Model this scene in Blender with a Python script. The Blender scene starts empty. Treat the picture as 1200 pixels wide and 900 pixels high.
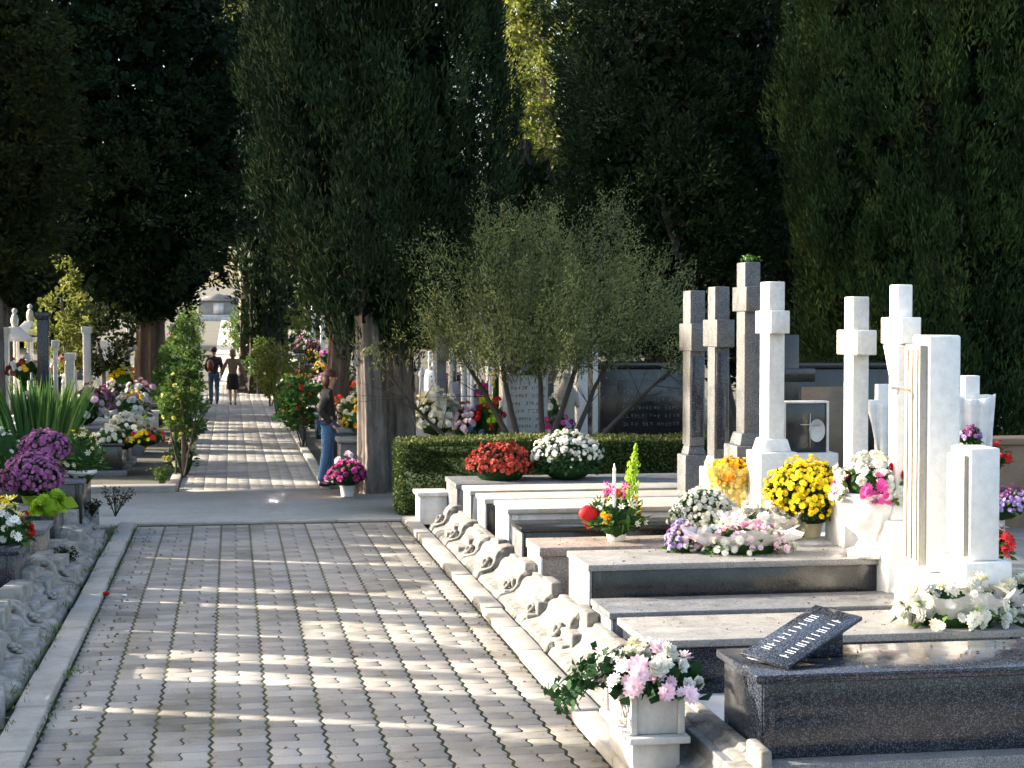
import bpy, math, random
import numpy as np
from mathutils import Vector, Matrix
R = math.radians
random.seed(7); rng = np.random.default_rng(11)
scn = bpy.context.scene; COL = scn.collection

# ------------------------------------------------------------------ camera maths (photo pixel -> place on a plane)
YAW, PIT, CAMZ = R(9.34), R(2.06), 2.45
_F = (math.sin(YAW)*math.cos(PIT), math.cos(YAW)*math.cos(PIT), -math.sin(PIT))
_Rt = (math.cos(YAW), -math.sin(YAW), 0)
_U = (math.sin(YAW)*math.sin(PIT), math.cos(YAW)*math.sin(PIT), math.cos(PIT))
def ray(u, v):
    x = (u-600)/2000; y = (450-v)/2000
    return [_F[i]+x*_Rt[i]+y*_U[i] for i in range(3)]
def GZ(u, v, z=0):
    d = ray(u, v); t = (z-CAMZ)/d[2]; return (t*d[0], t*d[1], z)
def GY(u, v, Y):
    d = ray(u, v); t = Y/d[1]; return (t*d[0], Y, CAMZ+t*d[2])
def gz(y):                                                  # the ground climbs gently far down the path
    return 0.0 if y < 55 else (y-55)*0.032

# ------------------------------------------------------------------ mesh builder
def nrm(a):
    return a/np.maximum(np.linalg.norm(a, axis=-1, keepdims=True), 1e-9)
class MB:
    def __init__(s): s.V = []; s.Fq = []; s.T = []; s.n = 0
    def add(s, v, faces, tint=None):
        v = np.asarray(v, float).reshape(-1, 3)
        if isinstance(faces, np.ndarray):
            fs = [faces+s.n]; k = len(faces)
            s.Fq.append(faces+s.n)
            s.T.append(np.asarray(tint, float) if tint is not None and np.ndim(tint) else np.full(k, 0.5 if tint is None else float(tint)))
        else:
            for f in faces:
                s.Fq.append(np.array([f])+s.n); s.T.append(np.full(1, 0.5 if tint is None else float(tint)))
        s.V.append(v); s.n += len(v)
        return s
    def box(s, x0, x1, y0, y1, z0, z1, tint=None, taper=(0, 0)):
        tx, ty = taper
        v = [(x0, y0, z0), (x1, y0, z0), (x1, y1, z0), (x0, y1, z0), (x0+tx, y0+ty, z1), (x1-tx, y0+ty, z1), (x1-tx, y1-ty, z1), (x0+tx, y1-ty, z1)]
        return s.add(v, np.array([(0, 3, 2, 1), (4, 5, 6, 7), (0, 1, 5, 4), (1, 2, 6, 5), (2, 3, 7, 6), (3, 0, 4, 7)]), tint)
    def prism(s, prof, a0, a1, axis='y', tint=None):        # profile of (p, z) swept along y (p is x) or along x (p is y)
        n = len(prof)
        if axis == 'y': v = [(p, a0, z) for p, z in prof]+[(p, a1, z) for p, z in prof]
        elif axis == 'x': v = [(a0, p, z) for p, z in prof]+[(a1, p, z) for p, z in prof]
        else: v = [(p, q, a0) for p, q in prof]+[(p, q, a1) for p, q in prof]
        f = [tuple(range(n)), tuple(range(2*n-1, n-1, -1))]+[(i, n+i, n+(i+1) % n, (i+1) % n) for i in range(n)]
        return s.add(v, f, tint)
    def tube(s, pts, rad, n=8, tint=None, cap=True):
        pts = np.asarray(pts, float); m = len(pts)
        rad = np.full(m, rad, float) if np.ndim(rad) == 0 else np.asarray(rad, float)
        d = nrm(np.gradient(pts, axis=0))
        ref = np.array([0, 0, 1.0]) if abs(d[:, 2]).mean() < .8 else np.array([1.0, 0, 0])
        a = nrm(np.cross(d, ref)); b = np.cross(d, a)
        th = np.linspace(0, 2*np.pi, n, endpoint=False)
        v = pts[:, None]+rad[:, None, None]*(np.cos(th)[None, :, None]*a[:, None]+np.sin(th)[None, :, None]*b[:, None])
        f = []
        i = np.arange(m-1)[:, None]*n; j = np.arange(n)[None]; k = (j+1) % n
        f = np.stack([i+j, i+k, i+n+k, i+n+j], -1).reshape(-1, 4)
        s.add(v.reshape(-1, 3), f, tint)
        if cap:
            s.add(v[0], [tuple(range(n))], tint); s.add(v[-1], [tuple(range(n-1, -1, -1))], tint)
        return s
    def lathe(s, prof, c=(0, 0, 0), n=24, sq=None, tint=None, lobes=0, la=0):
        th = np.linspace(0, 2*np.pi, n, endpoint=False)
        P = np.asarray(prof, float)
        w = 1+la*np.cos(lobes*th)
        v = np.stack([P[:, 0, None]*np.cos(th)*w, P[:, 0, None]*np.sin(th)*w*(sq or 1), np.repeat(P[:, 1, None], n, 1)], -1)+np.array(c)
        m = len(P); i = np.arange(m-1)[:, None]*n; j = np.arange(n)[None]; k = (j+1) % n
        f = np.stack([i+j, i+k, i+n+k, i+n+j], -1).reshape(-1, 4)
        return s.add(v.reshape(-1, 3), f, tint)
    def ball(s, c, r, n=12, m=8, jit=0, tint=None):
        th = np.linspace(0, 2*np.pi, n, endpoint=False); ph = np.linspace(0.001, np.pi-.001, m)
        r = np.array([r]*3 if np.ndim(r) == 0 else r, float)
        d = np.stack([np.sin(ph)[:, None]*np.cos(th), np.sin(ph)[:, None]*np.sin(th), np.repeat(np.cos(ph)[:, None], n, 1)], -1)
        if jit: d = d*(1+jit*rng.standard_normal((m, n, 1)))
        v = d*r+np.array(c)
        i = np.arange(m-1)[:, None]*n; j = np.arange(n)[None]; k = (j+1) % n
        f = np.stack([i+j, i+n+j, i+n+k, i+k], -1).reshape(-1, 4)
        return s.add(v.reshape(-1, 3), f, tint)
    def leaves(s, P, D, L, W, tint=None, fold=0.0):         # pointed quads: P centres, D long axes
        n = len(P); D = nrm(D)
        X = nrm(np.cross(D, rng.standard_normal((n, 3))))
        N = np.cross(D, X)
        L = np.broadcast_to(np.asarray(L, float), (n,))[:, None]; W = np.broadcast_to(np.asarray(W, float), (n,))[:, None]
        v = np.stack([P-D*L/2, P+X*W/2+N*W*fold, P+D*L/2, P-X*W/2+N*W*fold], 1)
        f = np.arange(n*4).reshape(n, 4)
        return s.add(v.reshape(-1, 3), f, rng.random(n) if tint is None else tint)
    def scatter(s, tv, tf, P, N, sc, tint=None):            # copies of one small template, z axis turned to N
        n = len(P); N = nrm(np.asarray(N, float))
        A = nrm(np.cross(N, rng.standard_normal((n, 3)))); B = np.cross(N, A)
        sc = np.broadcast_to(np.asarray(sc, float), (n,))
        v = P[:, None]+sc[:, None, None]*(tv[None, :, 0, None]*A[:, None]+tv[None, :, 1, None]*B[:, None]+tv[None, :, 2, None]*N[:, None])
        k = len(tv); f = (tf[None]+(np.arange(n)*k)[:, None, None]).reshape(-1, tf.shape[1])
        t = np.repeat(rng.random(n) if tint is None else np.asarray(tint), len(tf))
        return s.add(v.reshape(-1, 3), f, t)
    def mesh(s, name, smooth=False):
        V = np.concatenate(s.V); counts = np.concatenate([np.full(len(f), f.shape[1]) for f in s.Fq])
        idx = np.concatenate([f.reshape(-1) for f in s.Fq]).astype(np.int32)
        me = bpy.data.meshes.new(name)
        me.vertices.add(len(V)); me.vertices.foreach_set('co', V.astype(np.float32).reshape(-1))
        me.loops.add(len(idx)); me.loops.foreach_set('vertex_index', idx)
        me.polygons.add(len(counts))
        st = np.concatenate([[0], np.cumsum(counts)[:-1]]).astype(np.int32)
        me.polygons.foreach_set('loop_start', st)
        try: me.polygons.foreach_set('loop_total', counts.astype(np.int32))
        except Exception: pass
        a = me.attributes.new('tint', 'FLOAT', 'FACE'); a.data.foreach_set('value', np.concatenate(s.T).astype(np.float32))
        me.update(calc_edges=True)
        if smooth: me.polygons.foreach_set('use_smooth', [True]*len(counts))
        me.validate()
        return me
    def build(s, name, mat, parent=None, bevel=0, smooth=False, loc=None, seg=2):
        me = s.mesh(name, smooth); me.materials.append(mat)
        o = bpy.data.objects.new(name, me); COL.objects.link(o)
        if parent is not None: o.parent = parent
        if loc is not None: o.location = loc
        if bevel:
            b = o.modifiers.new('bevel', 'BEVEL'); b.width = bevel; b.segments = seg; b.limit_method = 'ANGLE'; b.angle_limit = R(40)
        return o

def tag(o, label=None, cat=None, group=None, kind=None):
    if label: o['label'] = label
    if cat: o['category'] = cat
    if group: o['group'] = group
    if kind: o['kind'] = kind
    return o
def thing(name, label, cat, loc=(0, 0, 0), rz=0, group=None):
    o = bpy.data.objects.new(name, None); COL.objects.link(o); o.empty_display_size = .1
    o.location = loc; o.rotation_euler = (0, 0, rz)
    return tag(o, label, cat, group)
def dup(root, loc, rz=0, label=None, group=None, sc=1):
    r = root.copy(); COL.objects.link(r); r.location = loc; r.rotation_euler = (0, 0, rz); r.scale = (sc, sc, sc) if np.ndim(sc) == 0 else sc
    if label: r['label'] = label
    if group: r['group'] = group
    for ch in list(root.children):
        c = ch.copy(); COL.objects.link(c); c.parent = r
        for g in ch.children:
            d = g.copy(); COL.objects.link(d); d.parent = c
    return r
ORD = ['first', 'second', 'third', 'fourth', 'fifth', 'sixth', 'seventh', 'eighth', 'ninth', 'tenth', 'eleventh', 'twelfth', 'thirteenth', 'fourteenth', 'fifteenth', 'sixteenth', 'seventeenth', 'eighteenth', 'nineteenth', 'twentieth']

# ------------------------------------------------------------------ materials
def newmat(name):
    m = bpy.data.materials.new(name); m.use_nodes = True
    nt = m.node_tree; b = nt.nodes['Principled BSDF']; return m, nt, b
def _n(nt, t, **k):
    n = nt.nodes.new(t)
    for a, v in k.items():
        if a in n.inputs: n.inputs[a].default_value = v
        else: setattr(n, a, v)
    return n
def ramp(nt, stops, src, interp='LINEAR'):
    r = nt.nodes.new('ShaderNodeValToRGB'); r.color_ramp.interpolation = interp
    e = r.color_ramp.elements
    while len(e) < len(stops): e.new(.5)
    for i, (p, c) in enumerate(stops):
        e[i].position = p; e[i].color = (*c, 1) if len(c) == 3 else c
    nt.links.new(src, r.inputs[0]); return r
def mix(nt, a, b, f, mode='MIX'):
    m = nt.nodes.new('ShaderNodeMix'); m.data_type = 'RGBA'; m.blend_type = mode
    for sock, val in ((m.inputs[6], a), (m.inputs[7], b), (m.inputs[0], f)):
        if hasattr(val, 'is_linked') or hasattr(val, 'links'): nt.links.new(val, sock)
        else: sock.default_value = (*val, 1) if isinstance(val, tuple) else val
    return m.outputs[2]
def coord(nt, kind='Object'):
    return nt.nodes.new('ShaderNodeTexCoord').outputs[kind]
def noise(nt, co, scale, detail=4, rough=.55, dist=0):
    n = _n(nt, 'ShaderNodeTexNoise', Scale=scale, Detail=detail, Roughness=rough, Distortion=dist)
    nt.links.new(co, n.inputs['Vector']); return n.outputs['Fac']
def bump(nt, b, h, strength=.3, dist=.01):
    n = _n(nt, 'ShaderNodeBump', Strength=strength, Distance=dist); nt.links.new(h, n.inputs['Height']); nt.links.new(n.outputs[0], b.inputs['Normal'])

def granite(name, dark, light, amount=.5, scale=160, rough=.15, spec=.5):
    m, nt, b = newmat(name); co = coord(nt)
    v = _n(nt, 'ShaderNodeTexVoronoi', Scale=scale); nt.links.new(co, v.inputs['Vector'])
    sep = nt.nodes.new('ShaderNodeSeparateColor'); nt.links.new(v.outputs['Color'], sep.inputs[0])
    r = ramp(nt, [(0, dark), (1-amount-.05, dark), (1-amount+.1, light), (1, tuple(min(1, c*1.3) for c in light))], sep.outputs[0])
    big = noise(nt, co, 3, 5); rb = ramp(nt, [(.3, (.72, .72, .72)), (.7, (1.1, 1.08, 1.04))], big)
    c = mix(nt, r.outputs[0], rb.outputs[0], 1.0, 'MULTIPLY')
    nt.links.new(c, b.inputs['Base Color'])
    rr = ramp(nt, [(.3, (rough*.7,)*3), (.75, (min(1, rough*2.2+.08),)*3)], noise(nt, co, 7, 6)); nt.links.new(rr.outputs[0], b.inputs['Roughness'])
    b.inputs['Specular IOR Level'].default_value = spec
    return m
def stone(name, base, dirt, scale=4, rough=.6, amt=.5, bumpy=.15, streak=True):
    m, nt, b = newmat(name); co = coord(nt)
    mp = nt.nodes.new('ShaderNodeMapping'); nt.links.new(co, mp.inputs[0]); mp.inputs['Scale'].default_value = (1, 1, .3 if streak else 1)
    n1 = noise(nt, mp.outputs[0], scale, 8, .65, .4); n2 = noise(nt, co, scale*9, 6, .7)
    f = ramp(nt, [(.40, (0, 0, 0)), (.78, (amt,)*3)], n1)
    c = mix(nt, base, dirt, f.outputs[0])
    g = ramp(nt, [(.3, (.82, .82, .82)), (.7, (1.06, 1.05, 1.03))], n2)
    c = mix(nt, c, g.outputs[0], 1.0, 'MULTIPLY'); nt.links.new(c, b.inputs['Base Color'])
    b.inputs['Roughness'].default_value = rough; bump(nt, b, n2, bumpy, .006); return m
def plain(name, c, rough=.6, metal=0, var=.12, scale=20):
    m, nt, b = newmat(name); co = coord(nt)
    g = ramp(nt, [(.3, (1-var,)*3), (.7, (1+var,)*3)], noise(nt, co, scale, 5))
    nt.links.new(mix(nt, c, g.outputs[0], 1.0, 'MULTIPLY'), b.inputs['Base Color'])
    b.inputs['Roughness'].default_value = rough; b.inputs['Metallic'].default_value = metal; return m
def leafmat(name, c0, c1, c2=None, trans=.3, rough=.6):
    m, nt, b = newmat(name)
    a = nt.nodes.new('ShaderNodeAttribute'); a.attribute_name = 'tint'
    st = [(0, c0), (1, c1)] if c2 is None else [(0, c0), (.7, c1), (1, c2)]
    r = ramp(nt, st, a.outputs['Fac'])
    co = coord(nt); g = ramp(nt, [(.3, (.7,)*3), (.7, (1.25, 1.25, 1.2))], noise(nt, co, .9, 4))
    c = mix(nt, r.outputs[0], g.outputs[0], 1.0, 'MULTIPLY')
    nt.links.new(c, b.inputs['Base Color']); b.inputs['Roughness'].default_value = rough; b.inputs['Specular IOR Level'].default_value = .12
    t = nt.nodes.new('ShaderNodeBsdfTranslucent'); nt.links.new(c, t.inputs[0])
    ms = nt.nodes.new('ShaderNodeMixShader'); ms.inputs[0].default_value = trans
    nt.links.new(b.outputs[0], ms.inputs[1]); nt.links.new(t.outputs[0], ms.inputs[2])
    nt.links.new(ms.outputs[0], nt.nodes['Material Output'].inputs[0]); return m
def petal(name, c0, c1): return leafmat(name, c0, c1, trans=.25, rough=.5)

M = {}
M['granite_black'] = granite('black granite', (.010, .011, .013), (.035, .037, .042), .3, 330, .12)
M['granite_dark'] = granite('dark speckled granite', (.012, .015, .022), (.075, .085, .11), .28, 200, .10, .35)
M['granite_grey'] = granite('grey granite', (.07, .075, .085), (.19, .195, .205), .5, 300, .3)
M['granite_cross'] = granite('weathered grey cross granite', (.045, .047, .052), (.14, .145, .15), .45, 260, .45)
M['granite_pale'] = granite('pale granite', (.12, .12, .12), (.26, .255, .245), .6, 300, .3)
M['granite_brown'] = granite('brown granite', (.17, .135, .115), (.36, .30, .26), .5, 220, .3)
M['marble'] = stone('white marble', (.68, .67, .64), (.27, .25, .21), 3.0, .55, .85, .3)
M['marble_grey'] = stone('weathered grey marble', (.5, .5, .49), (.2, .2, .19), 2.6, .55, .7)
M['marble_clean'] = stone('clean white marble', (.76, .75, .72), (.55, .53, .5), 1.5, .4, .3)
M['limestone'] = stone('cream limestone', (.42, .39, .33), (.19, .165, .125), 5, .8, .7, .4)
M['carved'] = stone('carved kerb stone', (.25, .238, .215), (.035, .032, .028), 10, .95, 1.0, .7, False)
M['carved_grey'] = stone('carved kerb stone in grey', (.30, .29, .265), (.05, .048, .04), 8, .85, 1.0, .7, False)
M['concrete'] = stone('pale concrete', (.35, .33, .295), (.16, .145, .11), 3, .9, .7, .5, False)
M['asphalt'] = stone('grey worn paving of cross street', (.50, .455, .395), (.36, .325, .28), 1.3, .95, .8, .5, False)
M['earth'] = stone('bare earth and gravel', (.075, .068, .045), (.03, .035, .018), .8, 1, .9, .8, False)
M['brick'] = stone('brown walling', (.22, .16, .11), (.12, .09, .06), 5, .9, .8, .4, False)
M['white_paint'] = plain('white letters', (.5, .52, .55), .6)
M['gilt'] = plain('grey metal', (.45, .42, .36), .4, .8)
M['plastic_white'] = plain('white plastic pot', (.72, .72, .70), .4)
M['plastic_brown'] = plain('terracotta pot', (.32, .17, .10), .7)
M['pot_cream'] = plain('cream foil wrap', (.62, .55, .38), .5)
M['pot_lime'] = plain('lime foil wrap', (.35, .52, .06), .35)
M['glass_red'] = plain('red grave lantern', (.35, .01, .01), .2)
M['bark'] = stone('grey brown bark', (.19, .16, .137), (.025, .02, .017), 12, .95, .9, 1.0)
M['bark_red'] = stone('reddish bark', (.15, .10, .07), (.03, .02, .015), 11, .95, .9, 1.0)
M['bark_dark'] = stone('dark bark', (.06, .05, .04), (.02, .017, .014), 9, .95, .9, 1.0)  # plain darker brown than the other barks
M['twig'] = plain('dark twigs', (.045, .038, .03), .9)
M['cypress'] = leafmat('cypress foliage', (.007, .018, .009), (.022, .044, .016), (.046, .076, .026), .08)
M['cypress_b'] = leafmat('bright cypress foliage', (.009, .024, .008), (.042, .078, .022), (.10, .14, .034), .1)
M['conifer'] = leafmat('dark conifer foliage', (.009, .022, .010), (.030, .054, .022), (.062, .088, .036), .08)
M['far_leaf'] = leafmat('yellow green foliage', (.09, .12, .025), (.2, .22, .055), (.3, .3, .09), .45)  # pale yellow base also carries the sunlight of the backlit trees
M['olive_brown'] = leafmat('olive brown foliage', (.018, .026, .008), (.046, .056, .016), None, .3)
M['wisp'] = leafmat('feathery grey green foliage', (.10, .125, .05), (.20, .23, .09), (.31, .33, .14), .3)
M['rose_leaf'] = leafmat('rose bush leaves', (.04, .09, .02), (.10, .17, .04), (.2, .24, .05), .35)
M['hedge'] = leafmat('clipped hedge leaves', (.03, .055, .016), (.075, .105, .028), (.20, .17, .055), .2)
M['green'] = leafmat('flower greenery', (.02, .06, .014), (.06, .14, .03), (.12, .2, .05), .25)
M['green_dark'] = leafmat('dark ivy leaves', (.012, .04, .014), (.03, .08, .03), None, .15)
M['lime'] = leafmat('lime leaves', (.25, .42, .03), (.42, .6, .06), None, .4)
M['blade'] = leafmat('sword leaves', (.03, .08, .02), (.07, .15, .035), (.2, .26, .06), .25)
for k, a, b in (('purple', (.28, .08, .24), (.48, .20, .42)), ('lilac', (.36, .26, .55), (.58, .45, .72)), ('mred', (.30, .035, .025), (.50, .10, .07)), ('pwhite', (.62, .62, .55), (.82, .82, .78)),
                ('yellow', (.70, .50, .01), (.85, .72, .04)), ('orange', (.75, .26, .01), (.85, .55, .03)), ('red', (.50, .01, .015), (.72, .05, .05)), ('pink', (.62, .22, .38), (.80, .48, .60)),
                ('palepink', (.70, .48, .58), (.82, .68, .76)), ('magenta', (.50, .04, .26), (.72, .14, .42)), ('cream', (.75, .70, .5), (.85, .82, .66)), ('blue', (.08, .13, .42), (.22, .32, .62)), ('lightyellow', (.75, .66, .2), (.85, .8, .4))):
    M[k] = petal(k+' petals', a, b)
M['dead_leaf'] = leafmat('dead leaves', (.10, .06, .03), (.28, .19, .08), None, .2)
M['denim'] = plain('blue denim', (.055, .13, .25), .85, 0, .25, 30)
M['denim_dark'] = plain('worn blue denim', (.07, .13, .22), .85, 0, .25, 30)
M['black_cloth'] = plain('black jacket cloth', (.008, .008, .009), .6, 0, .3, 12)
M['tan_cloth'] = plain('tan jacket cloth', (.28, .18, .12), .85, 0, .25, 25)
M['brown_cloth'] = plain('dark brown cloth', (.055, .028, .022), .8, 0, .3, 20)
M['skirt'] = plain('black skirt cloth', (.012, .012, .014), .8)
M['skin'] = plain('skin', (.50, .29, .21), .55, 0, .06)
M['hair_auburn'] = plain('auburn hair', (.075, .028, .013), .5, 0, .4, 60)
M['hair_dark'] = plain('dark hair', (.035, .022, .016), .5, 0, .4, 60)
M['hair_fair'] = plain('fair hair', (.25, .15, .08), .5, 0, .4, 60)
M['shoe'] = plain('black shoe leather', (.012, .012, .012), .4)
M['eye'] = plain('dark eyes', (.02, .015, .01), .2)
M['bag'] = plain('red brown bag', (.22, .06, .045), .6)
# cellophane
m, nt, b = newmat('cellophane'); b.inputs['Base Color'].default_value = (.85, .82, .82, 1); b.inputs['Roughness'].default_value = .2; b.inputs['Alpha'].default_value = .62; M['cello'] = m
bump(nt, b, noise(nt, coord(nt), 30, 5), .8, .01)
m, nt, b = newmat('yellow cellophane'); b.inputs['Base Color'].default_value = (.85, .6, .15, 1); b.inputs['Roughness'].default_value = .15; b.inputs['Alpha'].default_value = .4; M['cello_y'] = m
bump(nt, b, noise(nt, coord(nt), 30, 5), .8, .01)
# paving blocks (tint per block)
m, nt, b = newmat('grey paving blocks'); co = coord(nt)
a = nt.nodes.new('ShaderNodeAttribute'); a.attribute_name = 'tint'
r = ramp(nt, [(0, (.225, .212, .198)), (.5, (.29, .274, .254)), (1, (.36, .34, .31))], a.outputs['Fac'])
g = ramp(nt, [(.3, (.55,)*3), (.7, (1.3, 1.29, 1.25))], noise(nt, co, 110, 8, .8)); c = mix(nt, r.outputs[0], g.outputs[0], 1.0, 'MULTIPLY')
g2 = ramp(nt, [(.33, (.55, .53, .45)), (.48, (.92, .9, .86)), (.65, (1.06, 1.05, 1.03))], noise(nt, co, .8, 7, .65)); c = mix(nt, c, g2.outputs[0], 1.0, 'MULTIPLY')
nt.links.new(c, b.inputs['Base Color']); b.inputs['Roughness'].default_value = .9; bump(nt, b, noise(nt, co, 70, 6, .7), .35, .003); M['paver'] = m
m, nt, b = newmat('mossy joints'); co = coord(nt)
r = ramp(nt, [(.35, (.012, .010, .008)), (.52, (.035, .038, .012)), (.75, (.11, .115, .025))], noise(nt, co, 3, 6)); nt.links.new(r.outputs[0], b.inputs['Base Color']); b.inputs['Roughness'].default_value = 1; M['joint'] = m

# ------------------------------------------------------------------ setting: ground, paths, street
g = MB(); ys = [-12, 0, 10, 21, 30, 40, 50, 55, 65, 80, 100, 130, 170, 400]
for i in range(len(ys)-1):
    a, b_ = ys[i], ys[i+1]
    g.add([(-250, a, gz(a)-.035), (250, a, gz(a)-.035), (250, b_, gz(b_)-.035), (-250, b_, gz(b_)-.035)], np.array([(0, 1, 2, 3)]))
tag(g.build('ground', M['earth']), kind='structure')
def paving(x0, ncols, half, y0, y1, jw, z=0.0, jl=.0018):
    mb = MB(); cw, rh = .3335, .175
    def brick(xa, xb, ya, yb, la, lb, zz):
        fr = [0, .25, .5, .75, 1]; zo = [0, .011, 0, -.011, 0]
        h = yb-ya
        left = [(xa+la+zo[i], ya+jl+fr[i]*(h-2*jl)) for i in range(5)]; right = [(xb-lb+zo[i], ya+jl+fr[i]*(h-2*jl)) for i in range(5)]
        loop = left+right[::-1]; n = 10; cx, cy = (xa+xb)/2, (ya+yb)/2; e = .003
        dz = random.uniform(-.0006, .0006); sx = random.uniform(-.0015, .0015); sy = random.uniform(-.0015, .0015)
        top = [(x+(e if x < cx else -e), y+(e if y < cy else -e), zz+dz+sx*(x-cx)+sy*(y-cy)) for x, y in loop]
        mid = [(x, y, zz-.0016) for x, y in loop]; bot = [(x, y, zz-.03) for x, y in loop]
        t = random.random()
        f = [tuple(range(n-1, -1, -1))]+[(i, (i+1) % n, n+(i+1) % n, n+i) for i in range(n)]+[(n+i, n+(i+1) % n, 2*n+(i+1) % n, 2*n+i) for i in range(n)]
        mb.add(top+mid+bot, f, t)
    nr = int((y1-y0)/rh)
    for r_ in range(nr):
        ya = y0+r_*rh; yb = min(ya+rh, y1); zz = z+gz(ya)
        for c_ in range(ncols):
            xa = x0+c_*cw; xb = xa+cw
            if (r_+c_) % 2: brick(xa, xb, ya, yb, jw/2, jw/2, zz)
            else:
                xm = (xa+xb)/2; brick(xa, xm, ya, yb, jw/2, .0065, zz); brick(xm, xb, ya, yb, .0065, jw/2, zz)
        if half:
            xa = x0+ncols*cw; brick(xa, xa+half, ya, yb, jw/2, .003, zz)
    return mb
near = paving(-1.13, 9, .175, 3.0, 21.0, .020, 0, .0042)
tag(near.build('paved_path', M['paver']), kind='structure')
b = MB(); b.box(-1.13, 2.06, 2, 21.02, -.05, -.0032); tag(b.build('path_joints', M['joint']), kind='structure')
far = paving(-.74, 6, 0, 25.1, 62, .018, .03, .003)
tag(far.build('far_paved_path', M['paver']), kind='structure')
b = MB(); b.box(-.76, 1.28, 25.08, 55, -.03, .024); b.add([(-.76, 55, .024), (1.28, 55, .024), (1.28, 62, gz(62)+.024), (-.76, 62, gz(62)+.024)], np.array([(0, 1, 2, 3)]))
for a in range(62, 150, 4): b.add([(-.76, a, gz(a)+.024), (1.28, a, gz(a)+.024), (1.28, a+4, gz(a+4)+.024), (-.76, a+4, gz(a+4)+.024)], np.array([(0, 1, 2, 3)]))
tag(b.build('far_path_bed', M['asphalt']), kind='structure')
b = MB(); b.box(-40, 2.35, 21.12, 25.0, -.06, .01); tag(b.build('cross_street', M['asphalt']), kind='structure')
b = MB()
for i in range(4): b.box(-1.13+i*.8, -1.13+i*.8+.792, 21.0, 21.12, -.06, .022)
tag(b.build('street_edging', M['concrete'], bevel=.006), kind='structure')
b = MB()
y = 25.0
b.box(-6, -.80, 25.0, 25.35, -.05, .10)
tag(b.build('street_kerb', M['concrete'], bevel=.012), kind='structure')
def kerb(xa, xb, ya, yb, z, name, L=1.0, mat='concrete'):
    k = MB(); yy = ya
    while yy < yb:
        l = L*random.uniform(.8, 1.15); e = min(yy+l, yb)
        dz = random.uniform(-.008, .008); dx = random.uniform(-.008, .008)
        k.box(xa+dx, xb+dx, yy+.006, e-.006, -.06, z+dz, random.random()); yy = e
    return tag(k.build(name, M[mat], bevel=.012), kind='structure')
kerb(-1.34, -1.145, 4, 20.9, .055, 'kerb_left')
kerb(2.07, 2.24, 4, 20.9, .06, 'kerb_right')
kerb(-.93, -.78, 25.4, 75, .07, 'far_kerb_left'); kerb(1.29, 1.44, 25.1, 75, .07, 'far_kerb_right')
b = MB(); b.box(2.62, 9.5, 4, 20.9, -.06, .012); tag(b.build('grave_terrace', M['concrete']), kind='structure')
b = MB(); b.box(-8, -1.72, 4, 20.8, -.06, .012); tag(b.build('grave_terrace_left', M['concrete']), kind='structure')

# ------------------------------------------------------------------ carved kerb consoles in front of the graves
def console_template(mat):
    t = thing('carved_kerb_stone', 'x', 'kerb stone', (0, 0, -50))
    prof = [(0, -.03), (0, .045), (.02, .09), (.06, .135), (.11, .15), (.155, .17), (.185, .22), (.195, .28), (.225, .335), (.275, .372), (.335, .385), (.40, .385), (.40, -.03)]
    b = MB(); b.prism(prof, -.13, .13)
    b.build('body', M[mat], t, bevel=.018)
    for (cx, cz, rr) in ((.065, .09, .042), (.285, .33, .042)):
        v = MB()
        for q in range(3):
            r_ = rr*(1-.28*q); th = np.linspace(0, 2*np.pi, 16, endpoint=False); e = .135+.01*q
            vv = [(cx+r_*math.cos(a), -e, cz+r_*math.sin(a)) for a in th]+[(cx+r_*math.cos(a), e, cz+r_*math.sin(a)) for a in th]
            v.add(vv, [tuple(range(16)), tuple(range(31, 15, -1))]+[(i, 16+i, 16+(i+1) % 16, (i+1) % 16) for i in range(16)])
        v.build('volute', M[mat], t, bevel=.006)
    r_ = MB()
    for k in range(8):
        a = k*math.pi/4; c = np.array([.125, 0, .20]); ax = np.array([math.cos(a)*.6, math.sin(a), math.cos(a)*.8]); ax = ax/np.linalg.norm(ax)
        r_.ball(c+ax*.05, (.028, .028, .022), 8, 5)
    r_.ball((.11, 0, .215), .026, 8, 6); r_.build('rosette', M[mat], t, smooth=True)
    return t
def ogee_template(mat, L):
    b = MB(); b.prism([(0, -.03), (0, .04), (.03, .085), (.09, .10), (.15, .115), (.2, .16), (.225, .22), (.26, .25), (.30, .255), (.315, .285), (.375, .285), (.375, -.03)], -L/2, L/2)
    o = b.build('moulded_kerb_stone', M[mat], bevel=.008); o['category'] = 'kerb stone'; return o
tc = console_template('carved')
CY = [6.0, 7.1, 9.95, 11.1, 12.3, 13.5, 14.7, 15.9, 17.1, 18.3, 19.6]
first = True
for i, y in enumerate(CY):
    lab = '%s carved scroll kerb stone from the camera end, right of the paved path' % ORD[i]
    o = dup(tc, (2.25, y+random.uniform(-.08, .08), .0), R(random.uniform(-4, 4)), lab, 'carved scroll stones along the right kerb', (.95, random.uniform(.8, 1.25), random.uniform(.72, .92)))
for i in range(len(CY)-1):
    L = CY[i+1]-CY[i]-.30
    if L > 2: L -= .9
    o = ogee_template('carved', L); o.location = (2.26, CY[i+1]-.15-L/2, .0)
    tag(o, '%s plain moulded kerb stone from the camera end, right of the paved path' % ORD[i], 'kerb stone', 'moulded stones along the right kerb')
for o in list(tc.children): bpy.data.objects.remove(o)
bpy.data.objects.remove(tc)
tc = console_template('carved_grey')
CYL = [11.3, 12.5, 13.7, 14.9, 16.1, 17.3, 18.5, 19.7]
for i, y in enumerate(CYL):
    dup(tc, (-1.40, y, .0), math.pi+R(random.uniform(-7, 7)), '%s carved scroll kerb stone from the camera end, left of the paved path' % ORD[i], 'carved scroll stones along the left kerb', (1, random.uniform(.95, 1.2), random.uniform(.62, .85)))
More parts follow.
